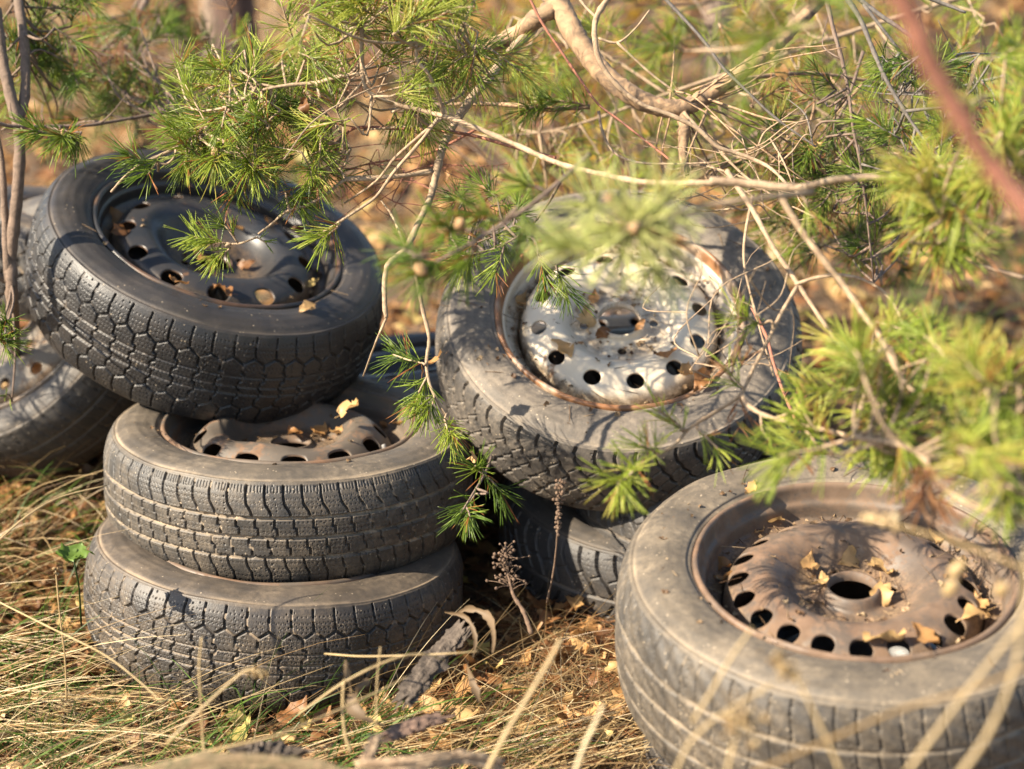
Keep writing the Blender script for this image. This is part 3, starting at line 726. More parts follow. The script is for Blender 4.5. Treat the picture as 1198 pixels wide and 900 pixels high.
def pine_litter():
    acc = Acc(); n = 14000
    x = rng.uniform(-.9, .8, n); y = rng.uniform(1.65, 3.0, n); ok = ~in_wheel(x, y, -.01); x, y = x[ok], y[ok]; n = len(x)
    a = rng.uniform(0, 6.28, n); D = np.c_[np.cos(a), np.sin(a), rng.normal(0, .22, n)]
    needles(acc, np.c_[x, y, gz(x, y)+rng.uniform(.004, .028, n)], D, rng.uniform(.03, .065, n), .0013, np.clip(rng.normal(.5, .25, n), 0, 1))
    o = acc.build('needle_litter', M_DRYN); tag(o, 'brown fallen pine needles strewn over the ground', 'needle litter', kind='stuff')
pine_litter()

# ------------------------------------------------------------------ pine branches over the wheels
b = Branch('thick knobbly brown bough curving down and up again at the top centre', M_BARK_PINE)
b.stem([(560,60,2.55),(600,42,2.55),(628,22,2.5),(650,8,2.5)], .0115, .014, n=14, knots=.04)
b.stem([(600,-60,2.6),(636,-20,2.52),(655,8,2.5),(675,45,2.48),(705,85,2.46),(740,112,2.45),(775,126,2.45),(805,124,2.45),(835,106,2.45),(870,82,2.45),(905,55,2.46),(935,25,2.48),(965,-6,2.5),(990,-40,2.5)], .018, .0080, n=18, sub=10, knots=.045, jit=.035)
b.stem([(800,125,2.45),(801,150,2.44),(799,175,2.43),(802,205,2.42)], .0085, .006, n=12, knots=.25, jit=.1)
b.stem([(812,118,2.44),(850,98,2.5),(890,90,2.55),(940,86,2.6),(1000,92,2.66),(1080,108,2.7),(1160,115,2.75)], .0045, .002)
b.stem([(690,125,2.5),(640,128,2.5),(610,124,2.5),(575,122,2.52),(530,122,2.55),(470,125,2.6)], .004, .0025)
b.tuft((690,124,2.5),(640,118,2.48), 80, .045, .55); b.tuft((640,126,2.5),(615,128,2.46), 70, .045, .5)
for k in range(20):
    q = at(rng.uniform(770,840), rng.uniform(105,130), 2.45); e = at(rng.uniform(740,1000), rng.uniform(40,240), 2.45+rng.normal(0,.12))
    b.paths.append(tube(b.st, [q, (q+e)/2+Vector(rng.normal(0,.015,3)), e], .0018, .0008, n=6, sub=5))
b.fill((860,120,1010,230), 16, 2.6, .48, 45, dead=.15, w=.0011); b.cone((905,60,2.44), 0.0048)
b.build()

b = Branch('smooth pale branch running from the needles at upper left down to the middle wheel')
b.stem([(423,30,2.25),(424,86,2.25),(432,108,2.25),(462,122,2.25),(500,131,2.25),(545,145,2.22),(600,168,2.2),(650,190,2.15),(700,203,2.1),(760,214,2.0),(850,214,1.95),(930,219,1.9)], .0028, .0038, n=10, sub=7, knots=.08)
b.stem([(424,86,2.25),(395,90,2.27),(370,97,2.3),(335,100,2.3),(300,108,2.3),(270,125,2.3)], .0032, .0018)
b.stem([(519,135,2.24),(512,110,2.22),(500,85,2.2),(488,70,2.2),(487,40,2.2)], .0026, .0022)
b.stem([(488,60,2.2),(515,40,2.22),(540,5,2.25)], .0025, .002)
b.stem([(517,138,2.24),(490,160,2.25),(462,185,2.27),(440,212,2.3),(400,240,2.33)], .0024, .0014)
b.stem([(519,260,2.1),(500,300,2.1),(478,330,2.1)], .001, .001) if False else None
b.fill((250,50,560,140), 34, 2.32, .66, 40, .05, w=.0012, spray=.9)
b.fill((340,-15,600,85), 34, 2.25, .72, 40, .052, w=.0012, spray=.9)
b.fill((200,50,330,150), 10, 2.4, .55, 40, .05)
b.tuft((440,20,2.2),(415,0,2.15), 90, .055, .8); b.tuft((460,40,2.1),(500,15,2.1), 90, .055, .82)
b.build()

b = Branch('needled branch reaching down left across the black wheel on top of the left stack')
b.stem([(330,72,2.42),(300,98,2.4),(275,118,2.38),(250,138,2.36),(225,162,2.34),(200,176,2.33),(166,192,2.32),(145,208,2.31),(130,225,2.3)], .0034, .0016, n=8, knots=.05)
b.stem([(205,172,2.33),(205,182,2.32),(195,192,2.32),(185,190,2.32)], .0018, .0014)
b.stem([(330,72,2.42),(360,110,2.4),(395,150,2.38),(410,175,2.36)], .003, .002)
b.tuft((172,190,2.32),(150,182,2.31), 45, .045, .45, joined=True); b.tuft((185,186,2.32),(172,205,2.30), 40, .045, .42)
b.tuft((225,165,2.33),(215,195,2.31), 60, .045, .55); b.tuft((235,155,2.33),(200,150,2.32), 45, .04, .5)
b.tuft((262,165,2.3),(250,190,2.26), 90, .048, .68); b.tuft((285,180,2.3),(298,200,2.26), 110, .05, .66); b.tuft((270,135,2.34),(275,165,2.3), 80, .045, .6)
b.cone((252,178,2.28), 0.0048); b.cone((298,194,2.27), 0.0042)
b.fill((235,115,420,205), 26, 2.36, .55, 44, .045, spray=.9); b.fill((300,120,420,225), 8, 2.42, .36, 44, .045)
b.build()

b = Branch('slender pale twig with a needle tuft beside the right edge of the black wheel')
b.stem([(640,195,2.2),(655,205,2.15)], .001, .001) if False else None
b.stem([(505,200,2.36),(470,206,2.34),(430,208,2.33),(405,210,2.32),(385,225,2.31),(360,240,2.3),(335,248,2.3),(318,262,2.3),(302,274,2.3)], .0034, .0013, knots=.05)
b.stem([(405,210,2.32),(392,190,2.34),(380,172,2.36),(362,160,2.4)], .002, .001)
b.stem([(513,138,2.24),(490,168,2.25),(462,200,2.27),(440,230,2.28),(415,248,2.28),(392,263,2.28),(372,276,2.28)], .0026, .0016)
b.tuft((398,262,2.28),(376,278,2.27), 55, .05, .62, joined=True, wide=1.2); b.tuft((335,225,2.32),(355,245,2.3), 50, .045, .5)
b.build()

b = Branch('small bright green needle sprig resting in the hub of the black wheel', name='pine_sprig', cat='sprig', group='loose pine sprigs')
b.stem([(300,278,2.42),(280,285,2.42),(262,284,2.44),(240,277,2.46)], .0016, .0012, n=6)
b.tuft((262,284,2.43),(226,276,2.44), 85, .042, .62, joined=True, wide=1.15); b.tuft((270,290,2.43),(252,300,2.43), 40, .038, .66); b.tuft((278,284,2.42),(262,262,2.41), 32, .038, .5)
b.tuft((300,278,2.42),(312,285,2.41), 10, .025, .6)
b.build()

b = Branch('bare forked twig hanging down in the gap between the two stacks', M_BARK_PALE)
b.stem([(655,-5,2.6),(628,30,2.55),(600,58,2.5),(575,88,2.45),(552,115,2.42),(532,145,2.4),(518,172,2.38),(510,205,2.36),(503,232,2.34),(490,260,2.32),(474,292,2.3),(453,312,2.28),(450,350,2.28),(452,372,2.28)], .0075, .003, n=10, sub=7, knots=.1)
b.stem([(474,288,2.3),(486,320,2.3),(494,360,2.3),(502,395,2.3),(499,425,2.3),(503,450,2.3),(515,475,2.3),(530,500,2.3)], .0032, .0018, knots=.08)
b.stem([(452,372,2.28),(440,400,2.3),(425,440,2.4)], .002, .001)
b.stem([(474,290,2.3),(460,255,2.32),(446,235,2.34)], .002, .0012)
b.stem([(508,202,2.36),(470,206,2.34),(440,209,2.33),(405,211,2.32)], .003, .0025)
b.tuft((495,425,2.31),(460,415,2.36), 70, .05, .35, droop=.02); b.tuft((500,440,2.3),(488,470,2.3), 80, .045, .55); b.tuft((508,462,2.3),(498,485,2.29), 60, .04, .62); b.tuft((520,490,2.29),(530,512,2.27), 70, .038, .68)
b.build()

b = Branch('dark needled twig pushing out of the gap right of the left stack', M_BARK_DARK)
b.stem([(575,535,2.5),(567,555,2.42),(552,580,2.36),(540,600,2.32)], .0022, .0014)
b.tuft((567,556,2.42),(556,545,2.4), 50, .045, .40); b.tuft((556,578,2.38),(545,600,2.34), 60, .045, .34); b.tuft((545,592,2.34),(550,606,2.3), 36, .04, .4)
b.tuft((560,550,2.42),(590,580,2.44), 40, .045, .3)
b.build()

b = Branch('soft out of focus branch with two tan buds left of the silver rim', M_BARK_DARK)
b.stem([(690,180,1.85),(640,225,1.82),(595,258,1.80),(550,285,1.78),(500,312,1.78)], .0026, .0016)
b.tuft((545,270,1.80),(512,262,1.78), 65, .045, .45); b.tuft((515,305,1.78),(490,320,1.77), 75, .045, .42, joined=True); b.tuft((560,290,1.80),(540,312,1.8), 60, .045, .5)
b.tuft((590,258,1.8),(560,250,1.8), 55, .045, .6); b.tuft((610,245,1.82),(620,270,1.83), 60, .045, .55); b.tuft((640,225,1.85),(612,215,1.85), 50, .045, .6)
b.tuft((500,300,1.78),(470,290,1.8), 50, .045, .4)
b.cone((538,262,1.77), 0.0054); b.cone((492,315,1.76), 0.0060)
b.build()

b = Branch('twisted twig with needle tufts lying over the left edge of the silver rim', M_BARK_DARK)
b.stem([(660,205,2.2),(640,240,2.25),(615,270,2.28),(580,290,2.3),(540,300,2.32)], .002, .0012)
b.tuft((560,295,2.32),(535,310,2.3), 60, .04, .66); b.tuft((590,285,2.3),(580,320,2.28), 45, .04, .6); b.tuft((650,310,2.3),(665,345,2.3), 55, .042, .45); b.tuft((630,300,2.28),(640,330,2.28), 45, .04, .5)
b.fill((530,230,640,290), 8, 2.35, .5, 50, .045)
b.build()

b = Branch('large pale green needle tuft, blurred, in front of the silver rim')
b.nm = M_NPALE; b.stem([(950,225,1.7),(890,232,1.62),(830,240,1.60),(790,252,1.56),(752,262,1.52)], .003, .0020)
b.tuft((748,258,1.57),(741,268,1.53), 95, .060, .85, w=.0021, joined=True, wide=1.75, droop=.02); b.tuft((735,275,1.57),(728,282,1.54), 50, .050, .8, w=.0020, wide=1.7, droop=.02)
b.tuft((770,245,1.60),(776,236,1.57), 55, .052, .8, w=.0020, wide=1.6, droop=.02); b.tuft((700,240,1.62),(690,240,1.59), 45, .052, .8, w=.0019, wide=1.5, droop=.02); b.tuft((765,300,1.60),(768,318,1.58), 36, .050, .75, w=.0019, wide=1.2)
b.tuft((700,300,1.55),(650,285,1.55), 60, .045, .6, w=.0019)
b.cone((742,268,1.50), 0.0036); b.cone((712,232,1.50), 0.0030)
b.build()

b = Branch('pale branch crossing right from above the silver rim, with bright tufts at its end')
b.stem([(830,212,1.92),(870,214,1.92),(930,220,1.9),(975,211,1.9),(1025,208,1.9),(1062,212,1.9),(1080,203,1.9),(1105,196,1.9),(1150,200,1.88),(1215,205,1.86)], .0048, .0024, n=10, sub=7, knots=.08)
b.stem([(1062,212,1.9),(1075,232,1.88),(1090,258,1.86),(1098,285,1.85)], .0030, .0018)
b.stem([(912,226,1.9),(925,250,1.9),(945,280,1.9),(968,310,1.9),(990,338,1.9),(1010,368,1.88),(1030,395,1.85),(1045,425,1.82),(1062,452,1.8),(1100,480,1.76),(1160,500,1.72),(1215,505,1.7)], .0040, .0026, n=9, sub=6, knots=.06)
b.tuft((1095,275,1.86),(1108,292,1.84), 60, .048, .68, joined=True, w=.0015); b.tuft((1100,282,1.85),(1150,290,1.8), 45, .048, .68, w=.0015); 
for e in ((1085,310),(1100,318),(1115,305)): b.deadtuft(at(1095,280,1.86), at(e[0],e[1],1.84), 8, .04)
b.tuft((1080,205,1.9),(1110,215,1.88), 60, .045, .74, w=.0014); b.tuft((930,222,1.9),(945,245,1.9), 18, .04, .75)
b.fill((1090,175,1200,265), 22, 1.85, .80, 46, .048, w=.0017); b.fill((1140,60,1210,200), 10, 1.75, .78, 44, .05, w=.0017)
b.build()

b = Branch('speckled pale twig with a curved side shoot right of the silver rim', M_BARK_PALE)
b.stem([(850,200,2.15),(880,245,2.12),(905,290,2.1),(935,335,2.08),(958,370,2.06),(985,410,2.03),(1012,450,2.0),(1045,500,1.97)], .0034, .0022, knots=.06)
b.stem([(930,333,2.08),(955,325,2.07),(985,322,2.06),(1020,332,2.05),(1045,355,2.04),(1058,385,2.03),(1066,410,2.02)], .0024, .0014)
b.stem([(933,335,2.08),(915,365,2.06),(900,395,2.04),(882,430,2.02),(866,462,2.0),(840,480,2.0),(808,500,2.0),(790,520,1.98),(770,532,1.96),(745,545,1.94)], .0026, .0018)
b.stem([(866,462,2.0),(880,478,1.98),(905,490,1.96),(935,497,1.94),(965,503,1.92),(1000,512,1.9),(1050,520,1.88),(1075,530,1.86)], .0028, .0030)
b.tuft((745,545,1.93),(722,566,1.88), 80, .045, .72, joined=True, wide=1.3, w=.0016); b.tuft((770,530,1.96),(748,520,1.93), 40, .042, .66)
b.tuft((800,505,2.0),(770,480,1.98), 36, .04, .7); b.tuft((815,500,2.0),(840,525,1.98), 30, .04, .66)
b.tuft((890,380,2.05),(860,370,2.03), 46, .04, .72, wide=1.1); b.tuft((870,455,2.0),(850,430,2.0), 18, .04, .7)
b.tuft((905,490,1.96),(935,478,1.94), 22, .035, .62); b.tuft((890,485,1.97),(900,515,1.95), 22, .03, .6); b.tuft((935,497,1.94),(955,520,1.92), 30, .035, .65)
for e in ((860,500),(870,498),(850,425),(868,422)): b.deadtuft(at(864,460,2.0), at(e[0],e[1],1.99), 4, .032)
for e in ((928,540),(932,535)): b.deadtuft(at(936,498,1.94), at(e[0],e[1],1.92), 4, .035)
b.build()

b = Branch('dark reddish bare twig running down beside the middle tyre', M_BARK_RED, group='bare twigs hanging over the wheels')
b.stem([(880,360,2.3),(897,395,2.28),(905,425,2.25),(917,460,2.2),(930,490,2.15)], .0026, .0018); b.twigs(4, (.02,.05), .001); b.build()

b = Branch('dense bright green bough with orange dead needles over the back of the front wheel')
b.stem([(1215,612,1.55),(1150,596,1.58),(1105,572,1.62),(1080,535,1.66),(1050,520,1.7),(1000,512,1.74)], .0042, .0024, knots=.06)
b.stem([(1215,585,1.5),(1180,560,1.55),(1130,540,1.6),(1090,548,1.64)], .003, .002)
b.fill((965,400,1110,525), 17, 1.78, .74, 42, .050, dead=.10, w=.0019, dirn=(-.3,-.3))
b.fill((1120,430,1205,565), 15, 1.6, .76, 44, .048, w=.0019); b.fill((1010,370,1110,430), 5, 1.85, .66, 45, .045, w=.0014)
b.tuft((1010,440,1.6),(1000,410,1.6), 40, .05, .70, w=.0016)
for i in range(9): b.deadtuft(at(1085+rng.normal(0,8),540,1.64), at(1080+rng.normal(0,22),580+rng.normal(0,12),1.63), 8, .042)
b.cone((985,494,1.72), 0.0036); b.build()

b = Branch('thick reddish stem slanting across the upper right corner, close and blurred', M_BARK_RED, name='bare_branch', group='bare twigs hanging over the wheels')
b.stem([(1030,-40,.95),(1060,10,.96),(1082,60,.97),(1105,105,.98),(1135,155,.99),(1165,200,1.0),(1215,262,1.0)], .0068, .0058, n=12, knots=.12)
b.build()
b = Branch('grey bare twig curving down at the upper right', M_BARK_GREY, group='bare twigs hanging over the wheels')
b.stem([(985,-10,2.2),(1005,20,2.2),(1020,55,2.2),(1035,90,2.2),(1055,125,2.2),(1075,155,2.2),(1105,190,2.2),(1140,215,2.2)], .0034, .0016, knots=.05)
b.stem([(1000,-5,2.3),(1030,18,2.3),(1065,42,2.3),(1100,70,2.32),(1140,90,2.35)], .0032, .002); b.stem([(1080,-5,2.3),(1105,5,2.3),(1130,15,2.3)], .0028, .0018)
b.stem([(1010,5,2.25),(1045,50,2.26),(1065,75,2.28),(1085,90,2.3)], .0024, .0016)
b.fill((1030,60,1180,200), 20, 2.25, .5, 50, .045, dead=.08); b.build()
b = Branch('dark bare twig hanging almost straight down at the upper right', M_BARK_DARK, group='bare twigs hanging over the wheels')
b.stem([(965,-10,2.4),(975,35,2.4),(985,70,2.4),(993,110,2.4),(998,150,2.4),(1006,190,2.4),(1014,250,2.42),(1022,330,2.45)], .0034, .0012); b.twigs(3)
b.fill((950,90,1040,240), 18, 2.5, .46, 45, .045, dead=.15, w=.0011); b.fill((960,230,1060,320), 10, 2.6, .34, 45, .045, w=.0011); b.build()
b = Branch('long thin pale twig slanting down from the top centre to the right', M_BARK_GREY, group='bare twigs hanging over the wheels')
b.stem([(770,-10,2.35),(800,22,2.35),(825,50,2.35),(845,78,2.35),(870,103,2.35),(900,132,2.35),(930,155,2.35),(955,172,2.35)], .0026, .0014); b.twigs(1); b.build()
b = Branch('thin pale looping twig in front of the knobbly bough', M_BARK_PALE, group='bare twigs hanging over the wheels')
b.stem([(716,-8,2.3),(698,20,2.3),(696,45,2.3),(702,72,2.3),(720,98,2.3),(750,122,2.3),(785,135,2.3),(815,150,2.3),(840,172,2.3),(870,182,2.3),(900,196,2.28),(920,215,2.25)], .0042, .0022, n=9, knots=.05)
b.stem([(672,-8,2.32),(685,8,2.31),(697,20,2.3)], .002, .002)
b.stem([(700,45,2.3),(722,50,2.3),(742,35,2.3),(760,12,2.3)], .0018, .0012); b.stem([(722,50,2.3),(760,85,2.3),(790,108,2.3)], .0018, .0016)
b.stem([(700,130,2.3),(705,155,2.3),(718,178,2.3),(745,190,2.28),(790,192,2.26),(840,190,2.25)], .0022, .0012); b.build()
b = Branch('thin orange red twig slanting down across the knobbly bough', M_BARK_RED, group='bare twigs hanging over the wheels')
b.stem([(618,-5,2.28),(635,28,2.28),(655,58,2.28),(680,95,2.28),(700,122,2.27),(730,145,2.26),(762,170,2.25),(785,188,2.24)], .0019, .0014, knots=.1); b.build()
b = Branch('thin reddish twigs crossing right of the black wheel', M_BARK_RED, group='bare twigs hanging over the wheels')
b.stem([(372,222,2.4),(385,190,2.4),(400,165,2.4),(415,150,2.4),(450,150,2.4),(500,152,2.38),(550,158,2.36),(600,172,2.33),(650,185,2.3)], .0019, .0024, knots=.08)
b.stem([(365,160,2.42),(385,145,2.42),(420,150,2.4)], .001, .0012); b.stem([(455,140,2.45),(490,180,2.45),(520,200,2.45),(545,212,2.45)], .0008, .0006); b.build()

def tangle(label, mat, main, box, n, d, seed, r0=.0022):
    r_ = np.random.default_rng(seed); b = Branch(label, mat, group='bare twigs hanging over the wheels'); b.stem(main, r0*1.3, r0*.6, knots=.06)
    x0, y0, x1, y1 = box
    for i in range(n):
        Q = b.paths[int(r_.integers(len(b.paths)))]; q = Vector(Q[int(r_.integers(len(Q)))])
        e = at(r_.uniform(x0, x1), r_.uniform(y0, y1), d+r_.normal(0, .10)); L = (e-q).length
        if L > .45: e = q+(e-q)*(.45/L)
        m1 = q+(e-q)*.35+Vector(r_.normal(0, .05, 3))*L*1.6; m2 = q+(e-q)*.7+Vector(r_.normal(0, .05, 3))*L*1.6
        rr = r0*r_.uniform(.35, .8); b.paths.append(tube(b.st, [q, m1, m2, e], rr, rr*.4, n=6, sub=5, knots=.08))
    b.build()
b = Branch('airy bough of short yellow green needles spread behind the knobbly bough', M_BARK_PALE, group='pine boughs in the background')
b.stem([(1215,-30,2.9),(1050,20,2.9),(900,70,2.85),(780,110,2.85),(660,150,2.85),(580,160,2.85)], .005, .0016); b.stem([(900,70,2.85),(960,130,2.85),(1060,180,2.85)], .0026, .0014); b.stem([(780,110,2.85),(700,60,2.9),(600,20,2.9)], .0026, .0014)
b.fill((570,-5,1190,240), 74, 2.9, .68, 30, .046, w=.0012, spray=.9, dead=.08); b.build()
b = Branch('airy bough of fine needles spread between the thin young pine and the dark leaning trunk', M_BARK_DARK, group='pine boughs in the background')
b.stem([(-20,40,3.0),(60,50,3.0),(150,70,3.0),(260,90,3.0)], .004, .0014); b.fill((30,-5,300,150), 26, 3.0, .55, 32, .048, w=.0012, spray=.9, dead=.15); b.build()
tangle('tangle of thin pale twigs below the knobbly bough', M_BARK_PALE, [(800,132,2.44),(830,165,2.42),(870,205,2.4),(905,230,2.38)], (660, 120, 960, 260), 24, 2.4, 1)
tangle('tangle of fine brown twigs under the thin grey twig at upper right', M_BARK_DARK, [(1010,60,2.6),(990,120,2.6),(960,180,2.58),(940,250,2.56)], (870, 60, 1090, 290), 22, 2.58, 2)
tangle('fine pale twigs criss-crossing in front of the right side of the silver rimmed wheel', M_BARK_PALE, [(880,230,2.2),(870,300,2.18),(885,370,2.16),(905,440,2.14)], (760, 240, 960, 480), 16, 2.18, 3, .0016)
tangle('fine reddish twigs between the black wheel and the forked twig', M_BARK_RED, [(560,150,2.5),(500,180,2.5),(440,190,2.5),(400,200,2.5)], (370, 120, 620, 270), 18, 2.5, 4, .0016)
tangle('pale looping twigs among the needles at the top centre', M_BARK_PALE, [(560,-10,2.35),(530,50,2.35),(500,90,2.35),(440,110,2.35)], (300, 0, 640, 200), 20, 2.35, 5, .0020)
tangle('thin grey twigs in the upper right corner', M_BARK_GREY, [(1215,80,2.4),(1150,95,2.4),(1080,110,2.4),(1010,100,2.4)], (980, 0, 1198, 220), 18, 2.4, 6)
b = Branch('dark green blurred bough in the top centre and right background', M_BARK_DARK, group='pine boughs in the background')
b.stem([(1215,60,3.1),(1050,90,3.2),(900,150,3.2),(760,220,3.3),(650,260,3.3)], .007, .003); b.stem([(900,150,3.2),(850,60,3.3),(800,-20,3.4)], .004, .003)
b.fill((560,90,1060,280), 44, 3.25, .55, 34, .05, w=.0014); b.fill((780,-10,1190,130), 46, 3.2, .60, 34, .05, w=.0013, spray=.9); b.fill((250,-340,1050,-40), 150, 3.35, .4, 50, .06, w=.0022); b.fill((560,-10,780,120), 18, 3.3, .42, 40, .05, w=.0014); b.build()  # the needles above the frame are unseen, added to shade the background
b = Branch('blurred bough hanging behind the right hand tufts', M_BARK_PALE, group='pine boughs in the background')
b.stem([(1215,330,2.9),(1100,300,2.9),(1000,290,3.0),(930,260,3.0)], .004, .002)
b.fill((900,220,1080,330), 20, 2.9, .36, 42, .048, w=.0013); b.fill((1100,120,1200,200), 12, 2.7, .5, 42, .048); b.build()
b = Branch('pale green close tuft, very blurred, at the top right of centre')
b.stem([(960,30,1.5),(910,36,1.5),(880,42,1.48)], .0022, .0016)
b.tuft((925,34,1.5),(888,45,1.46), 70, .05, .6, joined=True, w=.0014); b.tuft((800,60,1.8),(775,52,1.78), 45, .048, .5); b.tuft((930,20,1.52),(960,-10,1.5), 50, .05, .62); b.build()

# ------------------------------------------------------------------ saplings and trees
def conifer(label, base, top_px, d, r0, r1, fills, stems, mat=M_BARK_PALE, group='young pines'):
    b = Branch(label, mat, 'pine_sapling', 'tree', group); P = stems[0]; b.stem(P, r0, r1, n=12, sub=7, knots=.08, jit=.05)
    for s_ in stems[1:]: b.stem(s_, r0*.55, r1*.45, n=8)
    for f in fills: b.fill(*f[:3], **f[3])
    return b
g0 = on_ground(20, 518); dg = (g0-Vector((0, 0, CAMZ))).dot(FW)
b = conifer('thin young pine stem standing at the left edge', None, None, 2.6, .0095, .008, [], [[(20,530,dg+.02),(20,500,dg-.03),(18,420,dg-.10),(15,360,2.62),(13,300,2.58),(20,230,2.56),(23,160,2.55),(12,110,2.55),(3,70,2.55),(-5,10,2.55)]], bark('brown_sapling_bark', (.21,.145,.105), (.10,.07,.05), 70))
b.stem([(18,150,2.55),(28,120,2.56),(30,80,2.57),(27,40,2.58),(20,-10,2.6)], .0075, .007, n=10)
b.stem([(-10,142,2.5),(15,148,2.52),(55,148,2.55),(100,147,2.58),(150,139,2.62),(190,132,2.65),(230,132,2.68)], .0032, .0022)
b.stem([(10,330,2.58),(6,260,2.57),(2,190,2.56),(-6,150,2.56)], .007, .004, n=8)
b.tuft((60,158,2.46),(40,152,2.44), 75, .045, .45); b.tuft((85,155,2.46),(72,160,2.42), 85, .045, .5); b.tuft((95,155,2.46),(88,172,2.43), 50, .04, .45); b.cone((74,155,2.42), 0.0036)
b.tuft((10,375,2.4),(0,380,2.38), 80, .042, .5); b.tuft((-5,395,2.4),(8,400,2.38), 60, .042, .5); b.tuft((14,470,2.6),(6,462,2.58), 10, .03, .45)
b.fill((0,-5,90,110), 26, 2.7, .34, 55, .045, w=.0011); b.fill((60,30,190,150), 22, 2.85, .34, 45, .045, dead=.3, w=.0011)
b.stem([(10,330,2.62),(-120,260,2.6),(-300,200,2.6),(-460,180,2.6)], .006, .003); b.fill((-480,60,-150,330), 46, 2.65, .4, 50, .055, w=.0016)  # unseen bough beyond the left edge, added to shade the leaning wheel
b.twigs(8, (.03,.09)); b.build()

b = Branch('thin needled bough drooping in the upper left background', M_BARK_DARK, group='pine boughs in the background')
b.stem([(180,-20,3.4),(155,30,3.3),(125,55,3.2),(95,85,3.2)], .008, .004); b.stem([(290,40,3.0),(250,65,3.0),(215,95,3.0),(205,120,3.0)], .003, .0016)
b.stem([(170,-10,3.4),(140,20,3.3),(60,10,3.3)], .004, .002)
b.fill((110,0,260,130), 22, 3.2, .30, 40, .05, dead=.35, w=.0012); b.fill((200,60,260,130), 9, 3.0, .40, 40, .045); b.build()

def tree(label, px, py, y, r, lean, mat, h=4.5, crown=True, seed=0, group='tree trunks behind the wheels'):
    """trunk with limbs and a needled crown that stands above the frame"""
    r_ = np.random.default_rng(seed)
    p = on_ground(px, py); gzz = p.z; x0 = p.x
    root = thing('pine_tree', label, 'tree', (x0, p.y, gzz), group); o = (x0, p.y, gzz)
    st = Acc(); ne = Acc()
    P = [(x0, p.y, gzz-.1), (x0+lean*.3, p.y, gzz+h*.3), (x0+lean*.6, p.y+.05, gzz+h*.6), (x0+lean, p.y, gzz+h)]
    Q = tube(st, P, r*1.15, r*.35, n=14, sub=14, knots=.06)
    for i in range(9):
        q = Vector(Q[int(len(Q)*r_.uniform(.55, .98))]); a = r_.uniform(0, 6.28); v = Vector((math.cos(a), math.sin(a), .25))*r_.uniform(.4, .9)
        L = tube(st, [q, q+v*.5+Vector((0, 0, .03)), q+v], r*.25, r*.06, n=6, sub=4)
        for k in range(7):
            w_ = Vector(L[r_.integers(len(L)//3, len(L))]); u = Vector(r_.normal(0, 1, 3)).normalized()*.12
            shoot(ne, w_, w_+u, 26, .07, .003, .45)
    st.build('trunk', mat, root, o); ne.build('crown', M_NEEDLE, root, o)
tree('dark leaning trunk in the upper left background', 236, 122, 0, .045, -.7, M_TRUNK, seed=1)
tree('broad brown trunk beside the dark leaning one in the upper left background', 276, 128, 0, .078, .12, M_TRUNK, seed=2)
tree('pale trunk just behind and left of the broad brown one', 254, 100, 0, .05, .05, M_TRUNK_L, seed=3)
tree('blurred grey trunk behind the knobbly bough', 838, 110, 0, .055, -.1, M_TRUNK_L, seed=4)
tree('slim dark trunk far behind the top centre needles', 520, 60, 0, .035, .2, M_TRUNK, seed=5)

def shrub(label, px, py, d, h, nleaf, seed, mat=M_YLEAF, size=(.03, .06)):
    r_ = np.random.default_rng(seed); p = at(px, py, d); z = float(gz(p.x, p.y)); o = (p.x, p.y, z)
    root = thing('autumn_shrub', label, 'shrub', o, 'yellow leaved shrubs in the background'); st = Acc(); lv = Acc()
    for i in range(7):
        a = r_.uniform(0, 6.28); e = Vector((math.cos(a)*h*.5, math.sin(a)*h*.5, h*r_.uniform(.6, 1)))
        L = tube(st, [Vector(o), Vector(o)+e*.5+Vector(r_.normal(0, .04, 3)), Vector(o)+e], .006, .002, n=5, sub=5)
        for k in range(nleaf//7):
            q = L[r_.integers(2, len(L))]+r_.normal(0, h*.10, 3); V, Q = leaf_geo(r_.uniform(*size), .3, .2, int(r_.integers(30)))
            Rm = np.array(Matrix.Rotation(r_.uniform(0, 6.3), 3, Vector(r_.normal(0, 1, 3)).normalized()))
            lv.add(V@Rm.T+q, Q, None, r_.random())
    st.build('stems', M_BARK_DARK, root, o); lv.build('foliage', mat, root, o)
def thicket(label, px, py, h, n, seed, mat):
    r_ = np.random.default_rng(seed); p = on_ground(px, py); o = tuple(p); root = thing('bare_shrub', label, 'shrub', o, 'bare shrubs in the background'); st = Acc()
    for i in range(n):
        a = r_.uniform(0, 6.28); e = Vector((math.cos(a)*h*r_.uniform(.1, .7), math.sin(a)*h*.5, h*r_.uniform(.5, 1.1))); b0 = Vector(o)+Vector(r_.normal(0, .03, 3)); b0.z = o[2]-.02
        L = tube(st, [b0, b0+e*.4+Vector(r_.normal(0, .05, 3)), b0+e*.75+Vector(r_.normal(0, .05, 3)), b0+e], .004, .0012, n=5, sub=5)
        for k in range(5):
            q = Vector(L[r_.integers(4, len(L))]); v = Vector(r_.normal(0, 1, 3)).normalized()*h*.2; tube(st, [q, q+v*.5+Vector((0, 0, .01)), q+v], .0016, .0008, n=4, sub=3)
    st.build('stems', mat, root, o)
